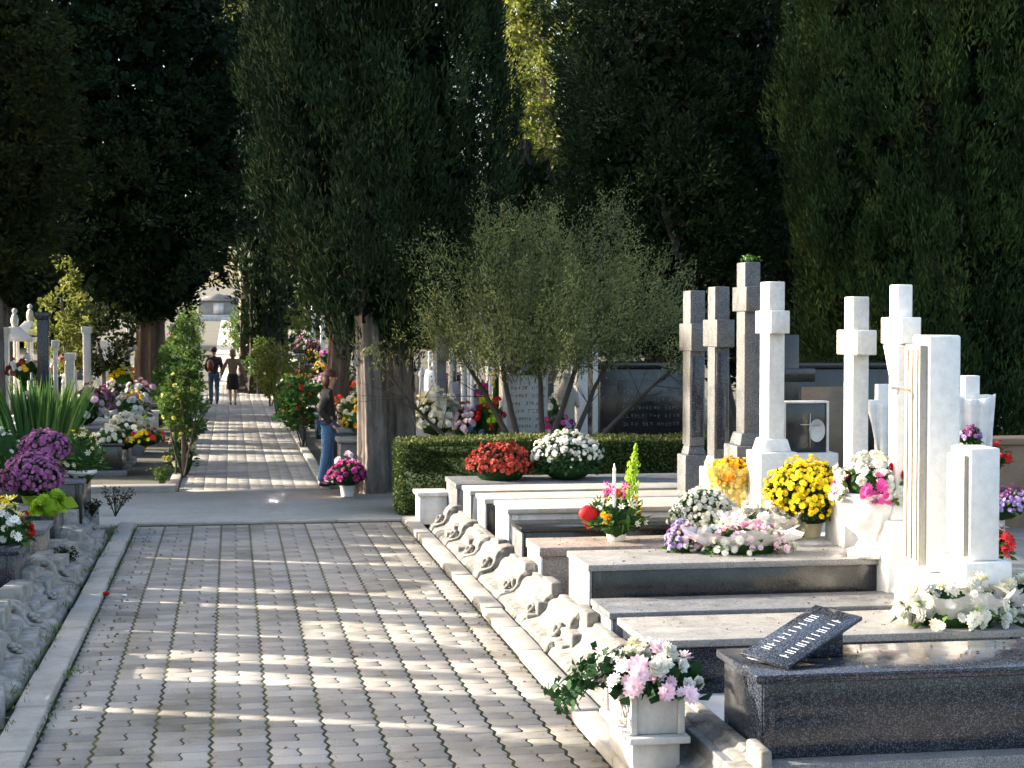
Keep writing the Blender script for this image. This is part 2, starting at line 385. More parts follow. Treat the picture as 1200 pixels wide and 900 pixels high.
for i in range(len(CYL)-1):
    L = CYL[i+1]-CYL[i]-.30
    o = ogee_template('carved_grey', L); o.scale = (1, 1, .8); o.location = (-1.38, (CYL[i+1]+CYL[i])/2, 0); o.rotation_euler[2] = math.pi
    tag(o, '%s plain moulded kerb stone from the camera end, left of the paved path' % ORD[i], 'kerb stone', 'moulded stones along the left kerb')
for o in list(tc.children): bpy.data.objects.remove(o)
bpy.data.objects.remove(tc)

for i in range(9):
    y = 10.9+i*1.08+random.uniform(-.15, .15); b = MB(); L_ = random.uniform(.18, .34)
    for q, (xa, zz) in enumerate(((.0, .16), (.12, .25), (.24, .34))):
        dj = random.uniform(-.02, .02); b.box(-.42+.0, -xa+dj, -L_+random.uniform(0, .05), L_-random.uniform(0, .05), -.03+.001*q, zz*random.uniform(.75, 1.1), random.random(), taper=(.01, .01))
    o = b.build('stepped_stone', M['carved_grey'], bevel=.014, loc=(-1.42, y, .0)); o.rotation_euler[2] = R(random.uniform(-8, 8))
    tag(o, '%s rough stepped grey stone from the camera end, left of the paved path' % ORD[i], 'stone', 'rough stepped stones along the left kerb')
for i in range(9):
    y = 8.0+i*1.35+random.uniform(-.15, .15); b = MB(); L_ = random.uniform(.12, .26)
    for q, (xa, zz) in enumerate(((.05, .15), (.15, .24), (.26, .33))):
        dj = random.uniform(-.02, .02); b.box(xa+dj, .36, -L_+random.uniform(0, .05), L_-random.uniform(0, .05), -.03+.001*q, zz*random.uniform(.75, 1.15), random.random(), taper=(.01, .01))
    o = b.build('stepped_stone', M['carved'], bevel=.014, loc=(2.25, y, .0)); o.rotation_euler[2] = R(random.uniform(-8, 8))
    tag(o, '%s rough stepped stone from the camera end, right of the paved path' % ORD[i], 'stone', 'rough stepped stones along the right kerb')

# ------------------------------------------------------------------ tombs
def glyphs(mb, o, ex, ey, n, cw, ch, off, gap=.35, word=None, bars=False):
    """rows of small incised strokes, as worn as the lettering in the photograph"""
    o = np.array(o, float); ex = np.array(ex, float); ey = np.array(ey, float); nn = nrm(np.cross(ex, ey))*off
    x = 0
    for i in range(n):
        if word and i in word: x += cw; continue
        st = random.sample([(0, 0, .14, 1), (.86, 0, 1, 1), (0, .9, 1, 1), (0, 0, 1, .10), (0, .45, 1, .55), (.43, 0, .57, 1)], random.choice([2, 3, 3]))
        if bars: st = random.choice([[(.2, 0, .42, 1)], [(.2, 0, .4, 1), (.7, 0, .9, 1)], [(.2, 0, .42, 1), (.2, .4, .8, .55)], [(.3, .1, .5, .95)]])
        for q, (a, b_, c, d) in enumerate(st):
            p = [o+ex*(x+a*cw*(1-gap))+ey*b_*ch, o+ex*(x+c*cw*(1-gap))+ey*b_*ch, o+ex*(x+c*cw*(1-gap))+ey*d*ch, o+ex*(x+a*cw*(1-gap))+ey*d*ch]
            mb.add([w+nn*(1+.3*q) for w in p], np.array([(0, 1, 2, 3)]))
        x += cw
def tomb(label, x0, x1, y0, y1, zt, body, lid, plinth='marble', zb=.1, over=.035, lt=.05, end=None, pw=.09, inset=True, name='tomb', group=None, panels=True):
    t = thing(name, label, 'tomb', (x0, y0, 0), 0, group); lx, ly = x1-x0, y1-y0
    b = MB(); b.box(-pw, lx+.05, -pw*.6, ly+pw*.6, -.04, zb)
    if plinth: b.build('plinth', M[plinth], t, bevel=.008)
    b = MB(); b.box(over, lx-over, over, ly-over, zb, zt-lt); b.build('body', M[body], t, bevel=.005)
    b = MB(); b.box(0, lx, 0, ly, zt-lt, zt); b.build('lid', M[lid], t, bevel=.007)
    if end:
        b = MB(); b.box(over-.022, over-.002, .02, ly-.02, zb, zt-lt-.002); b.build('end_panel', M[end], t, bevel=.003)
    if panels:
        for xa in (over+.01, lx-over-.07): b = MB(); b.box(xa, xa+.06, over-.014, over-.001, zb, zt-lt-.002); b.build('pilaster', M[body], t, bevel=.003)
    return t
GR = 'tombs in a row right of the paved path'
T1 = tomb('polished dark speckled granite tomb at the right front, carrying an engraved slab', 2.61, 5.3, 8.25, 8.98, .666, 'granite_dark', 'granite_dark', 'granite_grey', .23, .035, .045, pw=.16, group=GR)
b = MB(); b.box(-.30, 3.1, -.3, 1.0, -.04, .11); b.build('step', M['granite_grey'], T1, bevel=.008)
tomb('low tomb with grey speckled front and sunlit granite lid, behind the engraved slab', 2.61, 5.2, 10.53, 11.42, .42, 'granite_dark', 'granite_pale', 'marble', .06, group=GR)
tomb('low grey granite tomb between the tall black fronted tomb and the speckled low tomb', 2.61, 5.2, 11.66, 12.30, .41, 'granite_grey', 'granite_grey', 'marble', .06, end='marble', group=GR)
tomb('tall tomb with glossy black front and pale overhanging lid, below the wrapped pink bouquet', 2.61, 5.32, 12.38, 13.2, .647, 'granite_black', 'granite_pale', 'marble', .1, end='granite_pale', group=GR)
tomb('stubby brown mottled granite tomb beside the tall lime spike arrangement', 2.61, 5.1, 14.42, 15.1, .51, 'granite_brown', 'granite_brown', 'marble', .05, end='marble_clean', lt=.08, group=GR, panels=False)
tomb('black granite tomb with dark lid behind the brown mottled tomb', 2.61, 5.1, 15.37, 15.95, .574, 'granite_black', 'granite_black', 'granite_grey', .05, end='granite_grey', group=GR)
tomb('white marble tomb with thick cream lid behind the black lidded tomb', 2.61, 5.1, 16.14, 17.0, .658, 'marble', 'limestone', 'marble', .08, end='marble', group=GR)
tomb('tomb with cream lid and black front, midway between hedge and brown mottled tomb', 2.61, 5.1, 17.66, 18.3, .6, 'granite_black', 'limestone', 'marble', .16, end='granite_pale', group=GR)
tomb('pale marble tomb just in front of the wide grey slabbed tomb by the hedge', 2.58, 5.1, 18.55, 19.2, .60, 'marble', 'limestone', 'granite_grey', .1, end='granite_pale', group=GR)
tomb('wide grey slabbed tomb carrying the red and the white chrysanthemum by the hedge', 2.55, 5.6, 19.5, 20.5, .588, 'granite_grey', 'granite_grey', 'marble', .1, end='granite_grey', lt=.06, group=GR)
# small lower side block by the hedge corner
b = MB(); b.box(-.0, .34, 0, .45, 0, .34); b.box(-.03, .37, -.03, .48, .34, .39)
o = b.build('marble_block', M['marble'], bevel=.01, loc=(2.16+.06, 20.35, .02)); tag(o, 'small white marble block at the hedge corner beside the grey slabbed tomb', 'block')

GL = 'tombs in a row left of the paved path'
tomb('dark granite tomb under the red and yellow flowers at the left edge', -4.2, -1.74, 14.5, 15.65, .58, 'granite_dark', 'granite_dark', 'granite_grey', .1, group=GL)
tomb('grey granite tomb behind the left edge tomb, under the lime wrapped pot', -4.2, -1.74, 16.5, 17.3, .50, 'granite_brown', 'granite_grey', 'granite_grey', .1, group=GL)
tomb('dark grey tomb, second of two behind the left edge tomb', -4.2, -1.72, 17.55, 18.4, .56, 'granite_dark', 'granite_grey', 'granite_grey', .12, group=GL)
tomb('stepped dark granite tomb nearest the cross street on the left, under the yellow lilies', -4.3, -1.62, 19.5, 20.8, .70, 'granite_black', 'granite_grey', 'granite_grey', .2, pw=.16, group=GL)
tomb('white marble tomb end showing at the left edge below the carved kerb', -4.2, -1.74, 12.0, 13.2, .42, 'marble', 'marble', 'marble', .05, group=GL)
tomb('low black granite tomb heaped with white flowers beyond the cross street', *(-5.2, -1.72), 28.2, 29.3, .50, 'granite_black', 'granite_black', 'granite_grey', .06, group=GL)
tomb('low grey tomb strewn with white and red flowers behind the black one beyond the street', -5.2, -1.72, 30.0, 31.0, .52, 'granite_grey', 'granite_black', 'granite_grey', .06, group=GL)

# engraved slab lying tilted on the front tomb
b = MB(); b.box(-.26, .26, -.33, .33, -.02, .02)
pl = thing('engraved_slab', 'grey granite slab with two lines of white letters, propped on the dark front tomb', 'plaque', (0, 0, 0))
A_, B_, C_, D_ = [np.array(GY(*q)) for q in ((867, 766, 8.58), (925, 780, 8.36), (1012, 722, 8.78), (954, 709, 9.0))]
mid_ = (A_+B_+C_+D_)/4; pl.location = tuple(mid_); ex_ = nrm((D_-A_)+(C_-B_)); ey0 = ((A_-B_)+(D_-C_)); ey_ = nrm(ey0-ex_*np.dot(ey0, ex_)); ez_ = np.cross(ex_, ey_)
pl.rotation_euler = Matrix(((ex_[0], ey_[0], ez_[0]), (ex_[1], ey_[1], ez_[1]), (ex_[2], ey_[2], ez_[2]))).to_euler()
hl = (np.linalg.norm(D_-A_)+np.linalg.norm(C_-B_))/4; hw = (np.linalg.norm(A_-B_)+np.linalg.norm(D_-C_))/4
print('SLAB', mid_, hl, hw, ez_, A_, C_)
b = MB(); b.box(-hl, hl, -hw, hw, -.022, 0); b.build('slab', M['granite_dark'], pl, bevel=.003)
gb = MB()
glyphs(gb, (-hl*.72, hw*.28, 0), (1, 0, 0), (0, 1, 0), 10, hl*.14, hw*.34, .002, .2, bars=True); gb.build('upper_lettering', M['white_paint'], pl)
gb = MB(); glyphs(gb, (-hl*.80, -hw*.62, 0), (1, 0, 0), (0, 1, 0), 11, hl*.14, hw*.36, .002, .2, bars=True); gb.build('lower_lettering', M['white_paint'], pl)
b = MB(); zb_ = mid_[2]-.67
b = MB(); b.prism([(mid_[0]-.05, .667), (mid_[0]+.22, .667), (mid_[0]+.22, mid_[2]+.02), (mid_[0]-.02, mid_[2]-.07)], mid_[1]-.02, mid_[1]+.22)
o = b.build('granite_wedge', M['granite_dark'], bevel=.004); tag(o, 'dark granite wedge holding up the engraved slab', 'block')

# ------------------------------------------------------------------ stone crosses
def cross(label, x, y, top, tx=.15, dy=.27, span=.46, az=.30, ah=.22, mat='marble', base=.62, ped='marble', bw=.36, panel=None, group='tall stone crosses right of the path', taper=.0, rz=0, hb=.45, low=0.0, arm_t=.03):
    t = thing('stone_cross', label, 'cross', (x, y, low), rz, group); top = top-low
    b = MB(); b.box(-bw/2, bw/2, -bw*.62, bw*.62, base-.62, base+.0); b.box(-bw*.38, bw*.38, -bw*.5, bw*.5, base, base+.12, taper=(.03, .03)); b.build('pedestal', M[ped], t, bevel=.012)
    b = MB(); b.box(-tx/2, tx/2, -dy/2, dy/2, base+.1, top, taper=(taper, taper)); b.build('shaft', M[mat], t, bevel=.01)
    a = top-az; e = arm_t/2
    b = MB(); b.box(-tx/2-e, tx/2+e, -span/2, span/2, a-ah, a); b.build('crossbar', M[mat], t, bevel=.008)
    if panel:
        b = MB(); b.box(-tx/2+.02, tx/2-.02, -dy/2-.012, -dy/2-.001, base+.2, a-ah-.06); b.build('inset_panel', M[panel], t, bevel=.003)
    return t
cross('tall dark grey stone cross, leftmost of the cross row, behind the orange wrapped flowers', 5.02, 18.2, 2.80, .17, .30, .50, .36, .30, 'granite_cross', 1.0, 'granite_cross', bw=.28, panel='granite_dark')
cross('grey stone cross with pale left edge, second in the cross row from the left', 4.98, 17.1, 2.82, .16, .26, .52, .34, .28, 'granite_cross', .95, 'marble_grey', bw=.3, panel='granite_dark')
cross('tallest speckled grey granite cross with a green sprig on its top', 5.02, 16.2, 3.04, .16, .27, .46, .24, .24, 'granite_cross', 1.25, 'granite_cross')
b = MB(); P = np.array([0, 0, .0])+rng.standard_normal((60, 3))*[.045, .05, .02]+[0, 0, .035]; b.leaves(P, rng.standard_normal((60, 3))+[0, 0, .7], .045, .02)
tag(b.build('moss_sprig', M['green'], loc=(5.02, 16.2, 3.04)), 'small green weed growing on the tallest grey cross', 'plant')
cross('white stained marble cross with stepped pedestal, fourth in the cross row', 4.99, 15.35, 2.83, .155, .27, .47, .27, .21, 'marble', 1.25, 'marble')
cross('plain white marble cross behind the yellow chrysanthemum', 5.02, 13.25, 2.66, .14, .2, .46, .27, .20, 'marble', 1.0, 'marble')
t = cross('white marble cross with tapered carved shaft under its arms, above the white urn', 5.06, 12.42, 2.74, .125, .16, .42, .25, .20, 'marble_clean', .95, 'marble_clean')
b = MB(); b.box(-.1, .1, -.14, .14, 0, .26, taper=(0, 0)); 
b = MB(); b.add([(-.055, -.08, 0), (.055, -.08, 0), (.055, .08, 0), (-.055, .08, 0), (-.085, -.15, .28), (.085, -.15, .28), (.085, .15, .28), (-.085, .15, .28)], np.array([(0, 3, 2, 1), (4, 5, 6, 7), (0, 1, 5, 4), (1, 2, 6, 5), (2, 3, 7, 6), (3, 0, 4, 7)]))
b.build('carved_shoulder', M['marble_clean'], t, bevel=.01, loc=(0, 0, 2.0))

# carved monument column (crucifix) and its smaller stele
t = thing('monument_column', 'tall white squared column with weathered carved front and a small metal crucifix bar', 'monument', (5.0, 11.72, 0))
b = MB(); b.box(-.08, .17, -.16, .14, .65, 2.36); b.build('column', M['marble_clean'], t, bevel=.02)
b = MB(); b.box(-.14, -.082, -.145, .125, .70, 2.29)
for k in range(3): b.box(-.155, -.141, -.125+k*.09, -.085+k*.09, .74, 2.26)
b.build('carved_front', M['limestone'], t, bevel=.008)
b = MB(); b.tube([(-.30, 0, 1.98), (-.14, 0, 1.96)], .012, 8); b.tube([(-.24, 0, 1.97), (-.25, 0, 1.93)], .014, 8); b.build('crucifix_bar', M['gilt'], t)
b = MB(); b.box(-.18, .25, -.24, .2, .40, .648); b.build('base', M['marble_clean'], t, bevel=.01)
t = thing('memorial_stele', 'shorter white stele with oval portrait and carved letters, in front of the tall column', 'monument', (5.02, 11.02, 0))
b = MB(); b.box(-.09, .13, -.15, .17, .83, 1.6); b.build('block', M['marble_clean'], t, bevel=.015)
b = MB(); b.box(-.125, -.092, -.13, .15, .86, 1.55); b.build('carved_front', M['limestone'], t, bevel=.006)
b = MB(); th = np.linspace(0, 2*np.pi, 28, endpoint=False); v = [(-.128, .01+.095*math.cos(a), 1.36+.15*math.sin(a)) for a in th]; w = [(-.148, .01+.08*math.cos(a), 1.36+.13*math.sin(a)) for a in th]
b.add(v+w, [tuple(range(28, 56))]+[(i, (i+1) % 28, 28+(i+1) % 28, 28+i) for i in range(28)]); b.build('oval_portrait', M['marble_clean'], t)
b = MB(); glyphs(b, (-.125, .12, 1.06), (0, -1, 0), (0, 0, 1), 3, .08, .07, .004); glyphs(b, (-.125, .12, .95), (0, -1, 0), (0, 0, 1), 3, .08, .07, .004); b.build('carved_letters', M['marble_grey'], t)
b = MB(); b.box(-.14, .2, -.2, .22, .0, .828); b.build('base', M['marble_clean'], t, bevel=.01)

def draped_cross(label, loc, s=1.0, rz=0, top=2.0):
    t = thing('draped_cross', label, 'cross', loc, rz); 
    b = MB(); b.box(-.07, .07, -.05, .05, .9, top); b.box(-.19, .19, -.045, .045, top-.32, top-.17); b.build('cross_body', M['marble_clean'], t, bevel=.008)
    n, m = 18, 14; v = []
    for j in range(m):
        k = j/(m-1); w = .21*(1-.55*k)
        for i in range(n):
            a = i/(n-1); x = -w+2*w*a; y = -.065-.02*math.sin(a*19+k*3)-.03*math.sin(math.pi*a); z = top-.16-k*.75-.05*math.sin(math.pi*a)*(1-k)
            v.append((x+k*.04, y, z))
    f = np.array([(j*n+i, j*n+i+1, (j+1)*n+i+1, (j+1)*n+i) for j in range(m-1) for i in range(n-1)])
    b = MB(); b.add(v, f); o = b.build('drape', M['marble_clean'], t, smooth=True)
    so = o.modifiers.new('thick', 'SOLIDIFY'); so.thickness = .02
    b = MB(); b.box(-.25, .25, -.2, .2, 0, .9); b.build('pedestal', M['marble'], t, bevel=.01)
    return t
p = GY(1137, 440, 14.2); draped_cross('small white marble cross with a draped carved cloth, right of the tall column', (p[0], 14.2, 0), top=p[2])
p = GY(1034, 450, 17.5); draped_cross('small bluish white draped cross glimpsed between the two tall white crosses', (p[0], 17.5, 0), top=p[2])

# framed black headstone with cross and oval
p = GY(943, 530, 16.3)
t = thing('framed_headstone', 'black headstone in a pale frame with a thin cross and an oval portrait', 'headstone', (p[0], 16.3, 0))
zb_ = p[2]; zt_ = GY(943, 470, 16.3)[2]
b = MB(); b.box(-.21, .21, -.03, .05, zb_, zt_-.02); b.build('slab', M['granite_black'], t, bevel=.004)
b = MB(); b.box(-.235, -.212, -.05, .055, zb_, zt_); b.box(.212, .235, -.05, .055, zb_, zt_); b.box(-.212, .212, -.05, .055, zt_-.02, zt_+.002); b.build('frame', M['marble'], t, bevel=.004)
b = MB(); b.box(.035, .047, -.045, -.031, zb_+.05, zt_-.12); b.box(-.06, .14, -.048, -.033, zt_-.24, zt_-.228); b.build('cross_relief', M['gilt'], t)
b = MB(); b.lathe([(0, 0), (.07, 0), (.085, -.012)], (0, 0, 0), 24, 1.35); o = b.build('oval_portrait', M['marble_grey'], t, loc=(.11, -.036, zb_+.22)); o.rotation_euler = (R(-90), 0, 0); 
b = MB(); b.box(-.3, .3, -.15, .15, 0, zb_-.0); b.build('base', M['marble'], t, bevel=.01)
# small black plaque with letters at right
p = GY(1148, 640, 12.2)
t = thing('black_plaque', 'small black plaque with arched top and pale letters behind the stele', 'plaque', (p[0], 12.3, .4))
b = MB(); pr = [(-.13, 0), (.16, 0), (.16, .42), (.10, .46), (0, .48), (-.13, .48)]; b.prism(pr, .0, .04, 'y'); b.build('plate', M['granite_black'], t, bevel=.004)
b = MB(); glyphs(b, (-.08, 0, .37), (1, 0, 0), (0, 0, 1), 3, .06, .055, .003); b.build('lettering', M['white_paint'], t)
b = MB(); b.box(.162, .20, -.01, .06, 0, .45); b.box(-.13, .2, -.02, .08, -.4, -.002); b.build('frame', M['marble_clean'], t, bevel=.006)

# ------------------------------------------------------------------ flowers
def ring(n, r0, r1, z0, z1, w, off=0):
    v = []; f = []
    for k in range(n):
        a = 2*math.pi*(k+off)/n; ca, sa = math.cos(a), math.sin(a)
        mx = (r0+r1)*.58; mz = (z0+z1)*.5+.05
        v += [(r0*ca, r0*sa, z0), (mx*ca-w*sa, mx*sa+w*ca, mz), (r1*ca, r1*sa, z1), (mx*ca+w*sa, mx*sa-w*ca, mz)]
        f.append([4*k, 4*k+1, 4*k+2, 4*k+3])
    return v, f
def compose(*rs):
    V = []; Fc = []
    for v, f in rs:
        o = len(V); V += v; Fc += [[i+o for i in q] for q in f]
    return np.array(V, float), np.array(Fc)
T_MUM = compose(ring(11, .1, 1.0, -.1, .05, .27), ring(9, .08, .8, .1, .38, .25, .5), ring(6, .03, .45, .2, .62, .2))
T_DAISY = compose(ring(10, .1, 1.0, 0, .12, .2), ring(5, 0, .25, .1, .2, .12))
T_ROSE = compose(ring(6, .05, .95, -.1, .45, .5), ring(5, .05, .7, 0, .7, .42, .5), ring(4, .02, .4, .1, .85, .3))
T_LILY = compose(ring(6, .05, 1.0, -.3, .3, .22), ring(3, .0, .25, .0, .35, .05))
def dome_pts(n, r, sq, lo=-.15, jit=.05):
    i = np.arange(n)+.5; ph = np.arccos(1-(1-lo)*i/n); th = np.pi*(1+5**.5)*i
    d = np.stack([np.cos(th)*np.sin(ph), np.sin(th)*np.sin(ph), np.cos(ph)], -1)
    d = nrm(d+rng.standard_normal((n, 3))*.06)
    sc = 1+jit*rng.standard_normal((n, 1))
    return d*sc*np.array([r, r, r*sq]), d
def pot(mb, r, h, base=0, rim=True):
    mb.lathe([(0, base), (r*.72, base), (r*.78, base+.02), (r, base+h-.02), (r*1.08, base+h-.02), (r*1.08, base+h+.02), (r*.95, base+h+.02), (r*.9, base+h-.01), (0, base+h-.02)], n=28)
def mum(label, loc, r, color, sq=.8, head=.028, green='green', potm='plastic_brown', poth=.13, lo=-.2, n=None, gap=0, name='potted_chrysanthemum', style=T_MUM, bare=0):
    t = thing(name, label, 'potted flowers', loc)
    b = MB(); pot(b, max(.08, r*.42), poth); b.build('pot', M[potm], t, smooth=True)
    n = n or int(2*math.pi*r*r*(1-lo)*.9/(head*head*1.75))
    P, N = dome_pts(n, r, sq, lo, .075)
    if bare: keep = (N[:, 2] > rng.random(n)*bare); P = P[keep]; N = N[keep]
    c = np.array([0, 0, poth+r*sq*(.25-lo*.8)])
    b = MB(); b.scatter(style[0], style[1], P+c, N+rng.standard_normal(N.shape)*.25, head*rng.uniform(.55, 1.3, len(P))); b.build('blooms', M[color], t)
    m_ = int(n*2.2); P, N = dome_pts(m_, r*.9, sq, lo-.12, .07)
    b = MB(); b.leaves(P+c, N+rng.standard_normal(N.shape)*.7, head*2.2, head*1.2, fold=.2)
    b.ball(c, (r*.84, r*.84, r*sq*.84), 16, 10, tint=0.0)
    b.build('foliage', M[green], t)
    return t
def bouquet(label, loc, rx, h, colors, ry=None, head=.035, n=60, green='green', vessel=None, vr=.07, vh=.12, leafn=160, leafL=.09, leafW=.035, styles=None, name='flower_arrangement', cat='flower arrangement', lean=(0, 0), rz=0, wrap=None, zo=0, group=None):
    t = thing(name, label, cat, loc, rz, group); ry = ry or rx; base = 0
    if vessel:
        b = MB(); pot(b, vr, vh); b.build('pot', M[vessel], t, smooth=True); base = vh
    styles = styles or [T_MUM]
    d = nrm(rng.standard_normal((n, 3))); d[:, 2] = np.abs(d[:, 2])
    rr = rng.uniform(.72, 1.05, (n, 1)); P = d*rr*[rx, ry, h]+[0, 0, base+h*.1+zo]+np.array([lean[0], lean[1], 0])*d[:, 2:3]
    # colour patches: neighbouring blooms share a colour
    seeds = nrm(rng.standard_normal((len(colors)*3, 3))); seeds[:, 2] = np.abs(seeds[:, 2])
    own = np.argmax(d@seeds.T, 1) % len(colors)
    for k, cn in enumerate(colors):
        s_ = own == k
        if not s_.any(): continue
        st = styles[k % len(styles)]; b = MB(); b.scatter(st[0], st[1], P[s_], d[s_]+rng.standard_normal((s_.sum(), 3))*.3, head*rng.uniform(.7, 1.3, s_.sum())); b.build('blooms', M[cn], t)
    d = nrm(rng.standard_normal((leafn, 3))); d[:, 2] = np.abs(d[:, 2])*.9-.1
    P = d*rng.uniform(.45, 1.08, (leafn, 1))*[rx, ry, h]+[0, 0, base+h*.1+zo]
    b = MB(); b.leaves(P, d+rng.standard_normal(d.shape)*.4, leafL*rng.uniform(.6, 1.4, leafn), leafW, fold=.25)
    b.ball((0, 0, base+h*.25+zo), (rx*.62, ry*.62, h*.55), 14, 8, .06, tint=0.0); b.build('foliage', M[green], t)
    if wrap:
        n_, m_ = 40, 5; v = []
        for j in range(m_):
            k = j/(m_-1)
            for i in range(n_):
                a = 2*math.pi*i/n_; r_ = (.35+.72*k)*(1+.09*math.sin(9*a+j)+.05*rng.standard_normal())
                v.append((rx*r_*math.cos(a), ry*r_*math.sin(a), .01+h*.75*k**1.2+.03*math.sin(7*a)*k))
        f = np.array([(j*n_+i, j*n_+(i+1) % n_, (j+1)*n_+(i+1) % n_, (j+1)*n_+i) for j in range(m_-1) for i in range(n_)])
        b = MB(); b.add(v, f); b.build('wrapping', M[wrap], t, smooth=True)
    return t
def at(u, v, Y, dz=0): p = GY(u, v, Y); return (p[0], p[1], p[2]+dz)
# on the right
mum('rust red domed chrysanthemum in a pot on the grey slab by the hedge', (GY(586, 560, 20.0)[0], 20.0, .588), .37, 'mred', .72, .03, 'green_dark', 'plastic_white', .06, -.1)
mum('white domed chrysanthemum with dark green lower half beside the rust red one', (GY(665, 560, 19.9)[0], 19.9, .588), .40, 'pwhite', .78, .036, 'green_dark', 'plastic_white', .08, -.3, bare=.4)
mum('big bright yellow chrysanthemum ball in front of the white crosses', (GY(946, 600, 13.6)[0], 13.6, .66), .34, 'yellow', .86, .029, 'green_dark', 'pot_cream', .17, -.4)
b = MB(); b.box(-.55, .5, -.28, .3, 0, .66); b.box(-.58, .53, -.31, .33, .60, .655)
tag(b.build('stone_bench_slab', M['marble'], bevel=.01, loc=(GY(946, 600, 13.6)[0], 13.6, .0)), 'white marble block under the big yellow chrysanthemum', 'block')
mum('white domed chrysanthemum beside the wrapped orange flowers', (GY(824, 600, 14.7)[0], 14.7, .51), .27, 'pwhite', .85, .026, 'green', 'plastic_white', .10, -.3)
t = mum('orange and yellow chrysanthemum wrapped in yellow cellophane on a white tomb', (GY(858, 590, 15.7)[0], 15.7, .574), .21, 'orange', .8, .03, 'green', 'pot_cream', .34, -.2)
n_, m_ = 36, 7; v = []
for j in range(m_):
    k = j/(m_-1)
    for i in range(n_):
        a = 2*math.pi*i/n_; r_ = (.13+.13*k)*(1+.07*math.sin(8*a+j*.8)+.03*rng.standard_normal()); v.append((r_*math.cos(a), r_*math.sin(a), .03+.50*k+.03*math.sin(5*a)*k))
f = np.array([(j*n_+i, j*n_+(i+1) % n_, (j+1)*n_+(i+1) % n_, (j+1)*n_+i) for j in range(m_-1) for i in range(n_)])
b = MB(); b.add(v, f); b.build('cellophane', M['cello_y'], t, smooth=True)
P, N = dome_pts(70, .2, 1.1, -.9); b = MB(); b.scatter(T_MUM[0], T_MUM[1], P*[1, 1, 1]+[0, 0, .28], N, .028); b.build('lower_blooms', M['lightyellow'], t)
bouquet('loose spray of lilac flowers at the left of the pink wrapped bouquet', at(800, 640, 13.0)[:2]+(.647,), .14, .22, ['lilac', 'lilac', 'palepink'], head=.022, n=130, leafn=60)
bouquet('pink and white bouquet lying in clear wrapping on the pale lid', at(872, 640, 12.85)[:2]+(.652,), .44, .22, ['palepink', 'pwhite', 'pink', 'pwhite', 'palepink'], ry=.22, head=.032, n=120, leafn=120, wrap='cello', name='wrapped_bouquet', cat='bouquet', styles=[T_ROSE, T_MUM])
bouquet('low white daisies between the orange wrapped pot and the yellow chrysanthemum', at(905, 620, 14.2)[:2]+(.50,), .22, .26, ['pwhite', 'pwhite', 'cream'], head=.035, n=70, leafn=120, styles=[T_DAISY])
bouquet('heaped white and blush flowers between the white chrysanthemum and the yellow ball', at(893, 625, 13.5)[:2]+(.647,), .34, .30, ['pwhite', 'cream', 'palepink', 'pwhite'], ry=.26, head=.04, n=170, leafn=60, wrap='cello', styles=[T_MUM, T_ROSE])
# arrangement with lime spike
p = at(722, 640, 14.75)
t = bouquet('mixed red, white and orange arrangement with a tall lime green spike and white candle', (p[0], 14.75, .51), .26, .30, ['red', 'cream', 'orange', 'pwhite'], head=.045, n=34, leafn=240, leafL=.16, leafW=.04, vessel='plastic_white', vr=.10, vh=.12, styles=[T_ROSE, T_LILY])
k = np.linspace(0, 1, 520)**.8; P = np.stack([.10+.08*k+rng.standard_normal(520)*.055*(1-k*.93), rng.standard_normal(520)*.055*(1-k*.93), .30+.56*k], -1)
b = MB(); b.leaves(P, np.array([.25, 0, 1])+rng.standard_normal((520, 3))*.5, .06*(1.1-k*.5), .018); b.tube([(.08, 0, .2), (.13, 0, .55), (.18, 0, .86)], [.012, .012, .004], 6); b.build('lime_spike', M['lime'], t)
b = MB(); b.tube([(-.035, -.08, .2), (-.035, -.08, .66)], [.014, .014], 10); b.tube([(-.035, -.08, .655), (-.035, -.08, .70)], [.012, .003], 8); b.build('candle', M['plastic_white'], t)
P = np.array([[-.10, -.08, .52], [-.07, -.1, .47], [-.12, -.06, .44], [.04, -.1, .45], [.07, -.08, .50], [.03, -.06, .40]]); b = MB(); b.scatter(*T_LILY, P, rng.standard_normal((6, 3))+[0, -1, .5], .05); b.build('orchids', M['magenta'], t)
b = MB(); b.ball((0, 0, 0), (.09, .05, .07), 14, 10, .05); b.build('red_ornament', M['red'], t, loc=(-.26, -.05, .26))
# urn with white and red flowers
p = at(1036, 640, 12.2)
t = thing('stone_urn', 'large white marble urn full of white and red flowers below the tall crosses', 'urn', (p[0], 12.5, .647))
b = MB(); b.lathe([(0, 0), (.17, 0), (.17, .05), (.11, .07), (.08, .13), (.10, .17), (.19, .24), (.235, .33), (.24, .40), (.21, .44), (.25, .47), (.25, .50), (.2, .50), (.18, .46), (0, .46)], n=40, lobes=10, la=.02); b.build('bowl', M['marble_clean'], t, smooth=True)
bouquet('white and red roses filling the large white urn', (p[0], 12.5, 1.07), .30, .34, ['pwhite', 'cream', 'red', 'pwhite', 'pwhite', 'magenta'], head=.045, n=170, leafn=120, styles=[T_ROSE, T_MUM], name='urn_flowers')
p = at(1125, 720, 10.75)
bouquet('large white bouquet in clear wrapping at the right edge on the low tombs', (p[0], 10.8, .42), .40, .30, ['pwhite', 'cream', 'pwhite'], ry=.3, head=.05, n=120, leafn=160, wrap='cello', leafL=.14, styles=[T_MUM, T_ROSE], name='wrapped_bouquet', cat='bouquet')
bouquet('white lilies with long green leaves at the far right edge', (p[0]+.55, 10.9, .42), .35, .30, ['pwhite', 'cream'], ry=.25, head=.055, n=70, leafn=120, wrap='cello', leafL=.2, styles=[T_LILY, T_MUM], name='wrapped_bouquet', cat='bouquet')
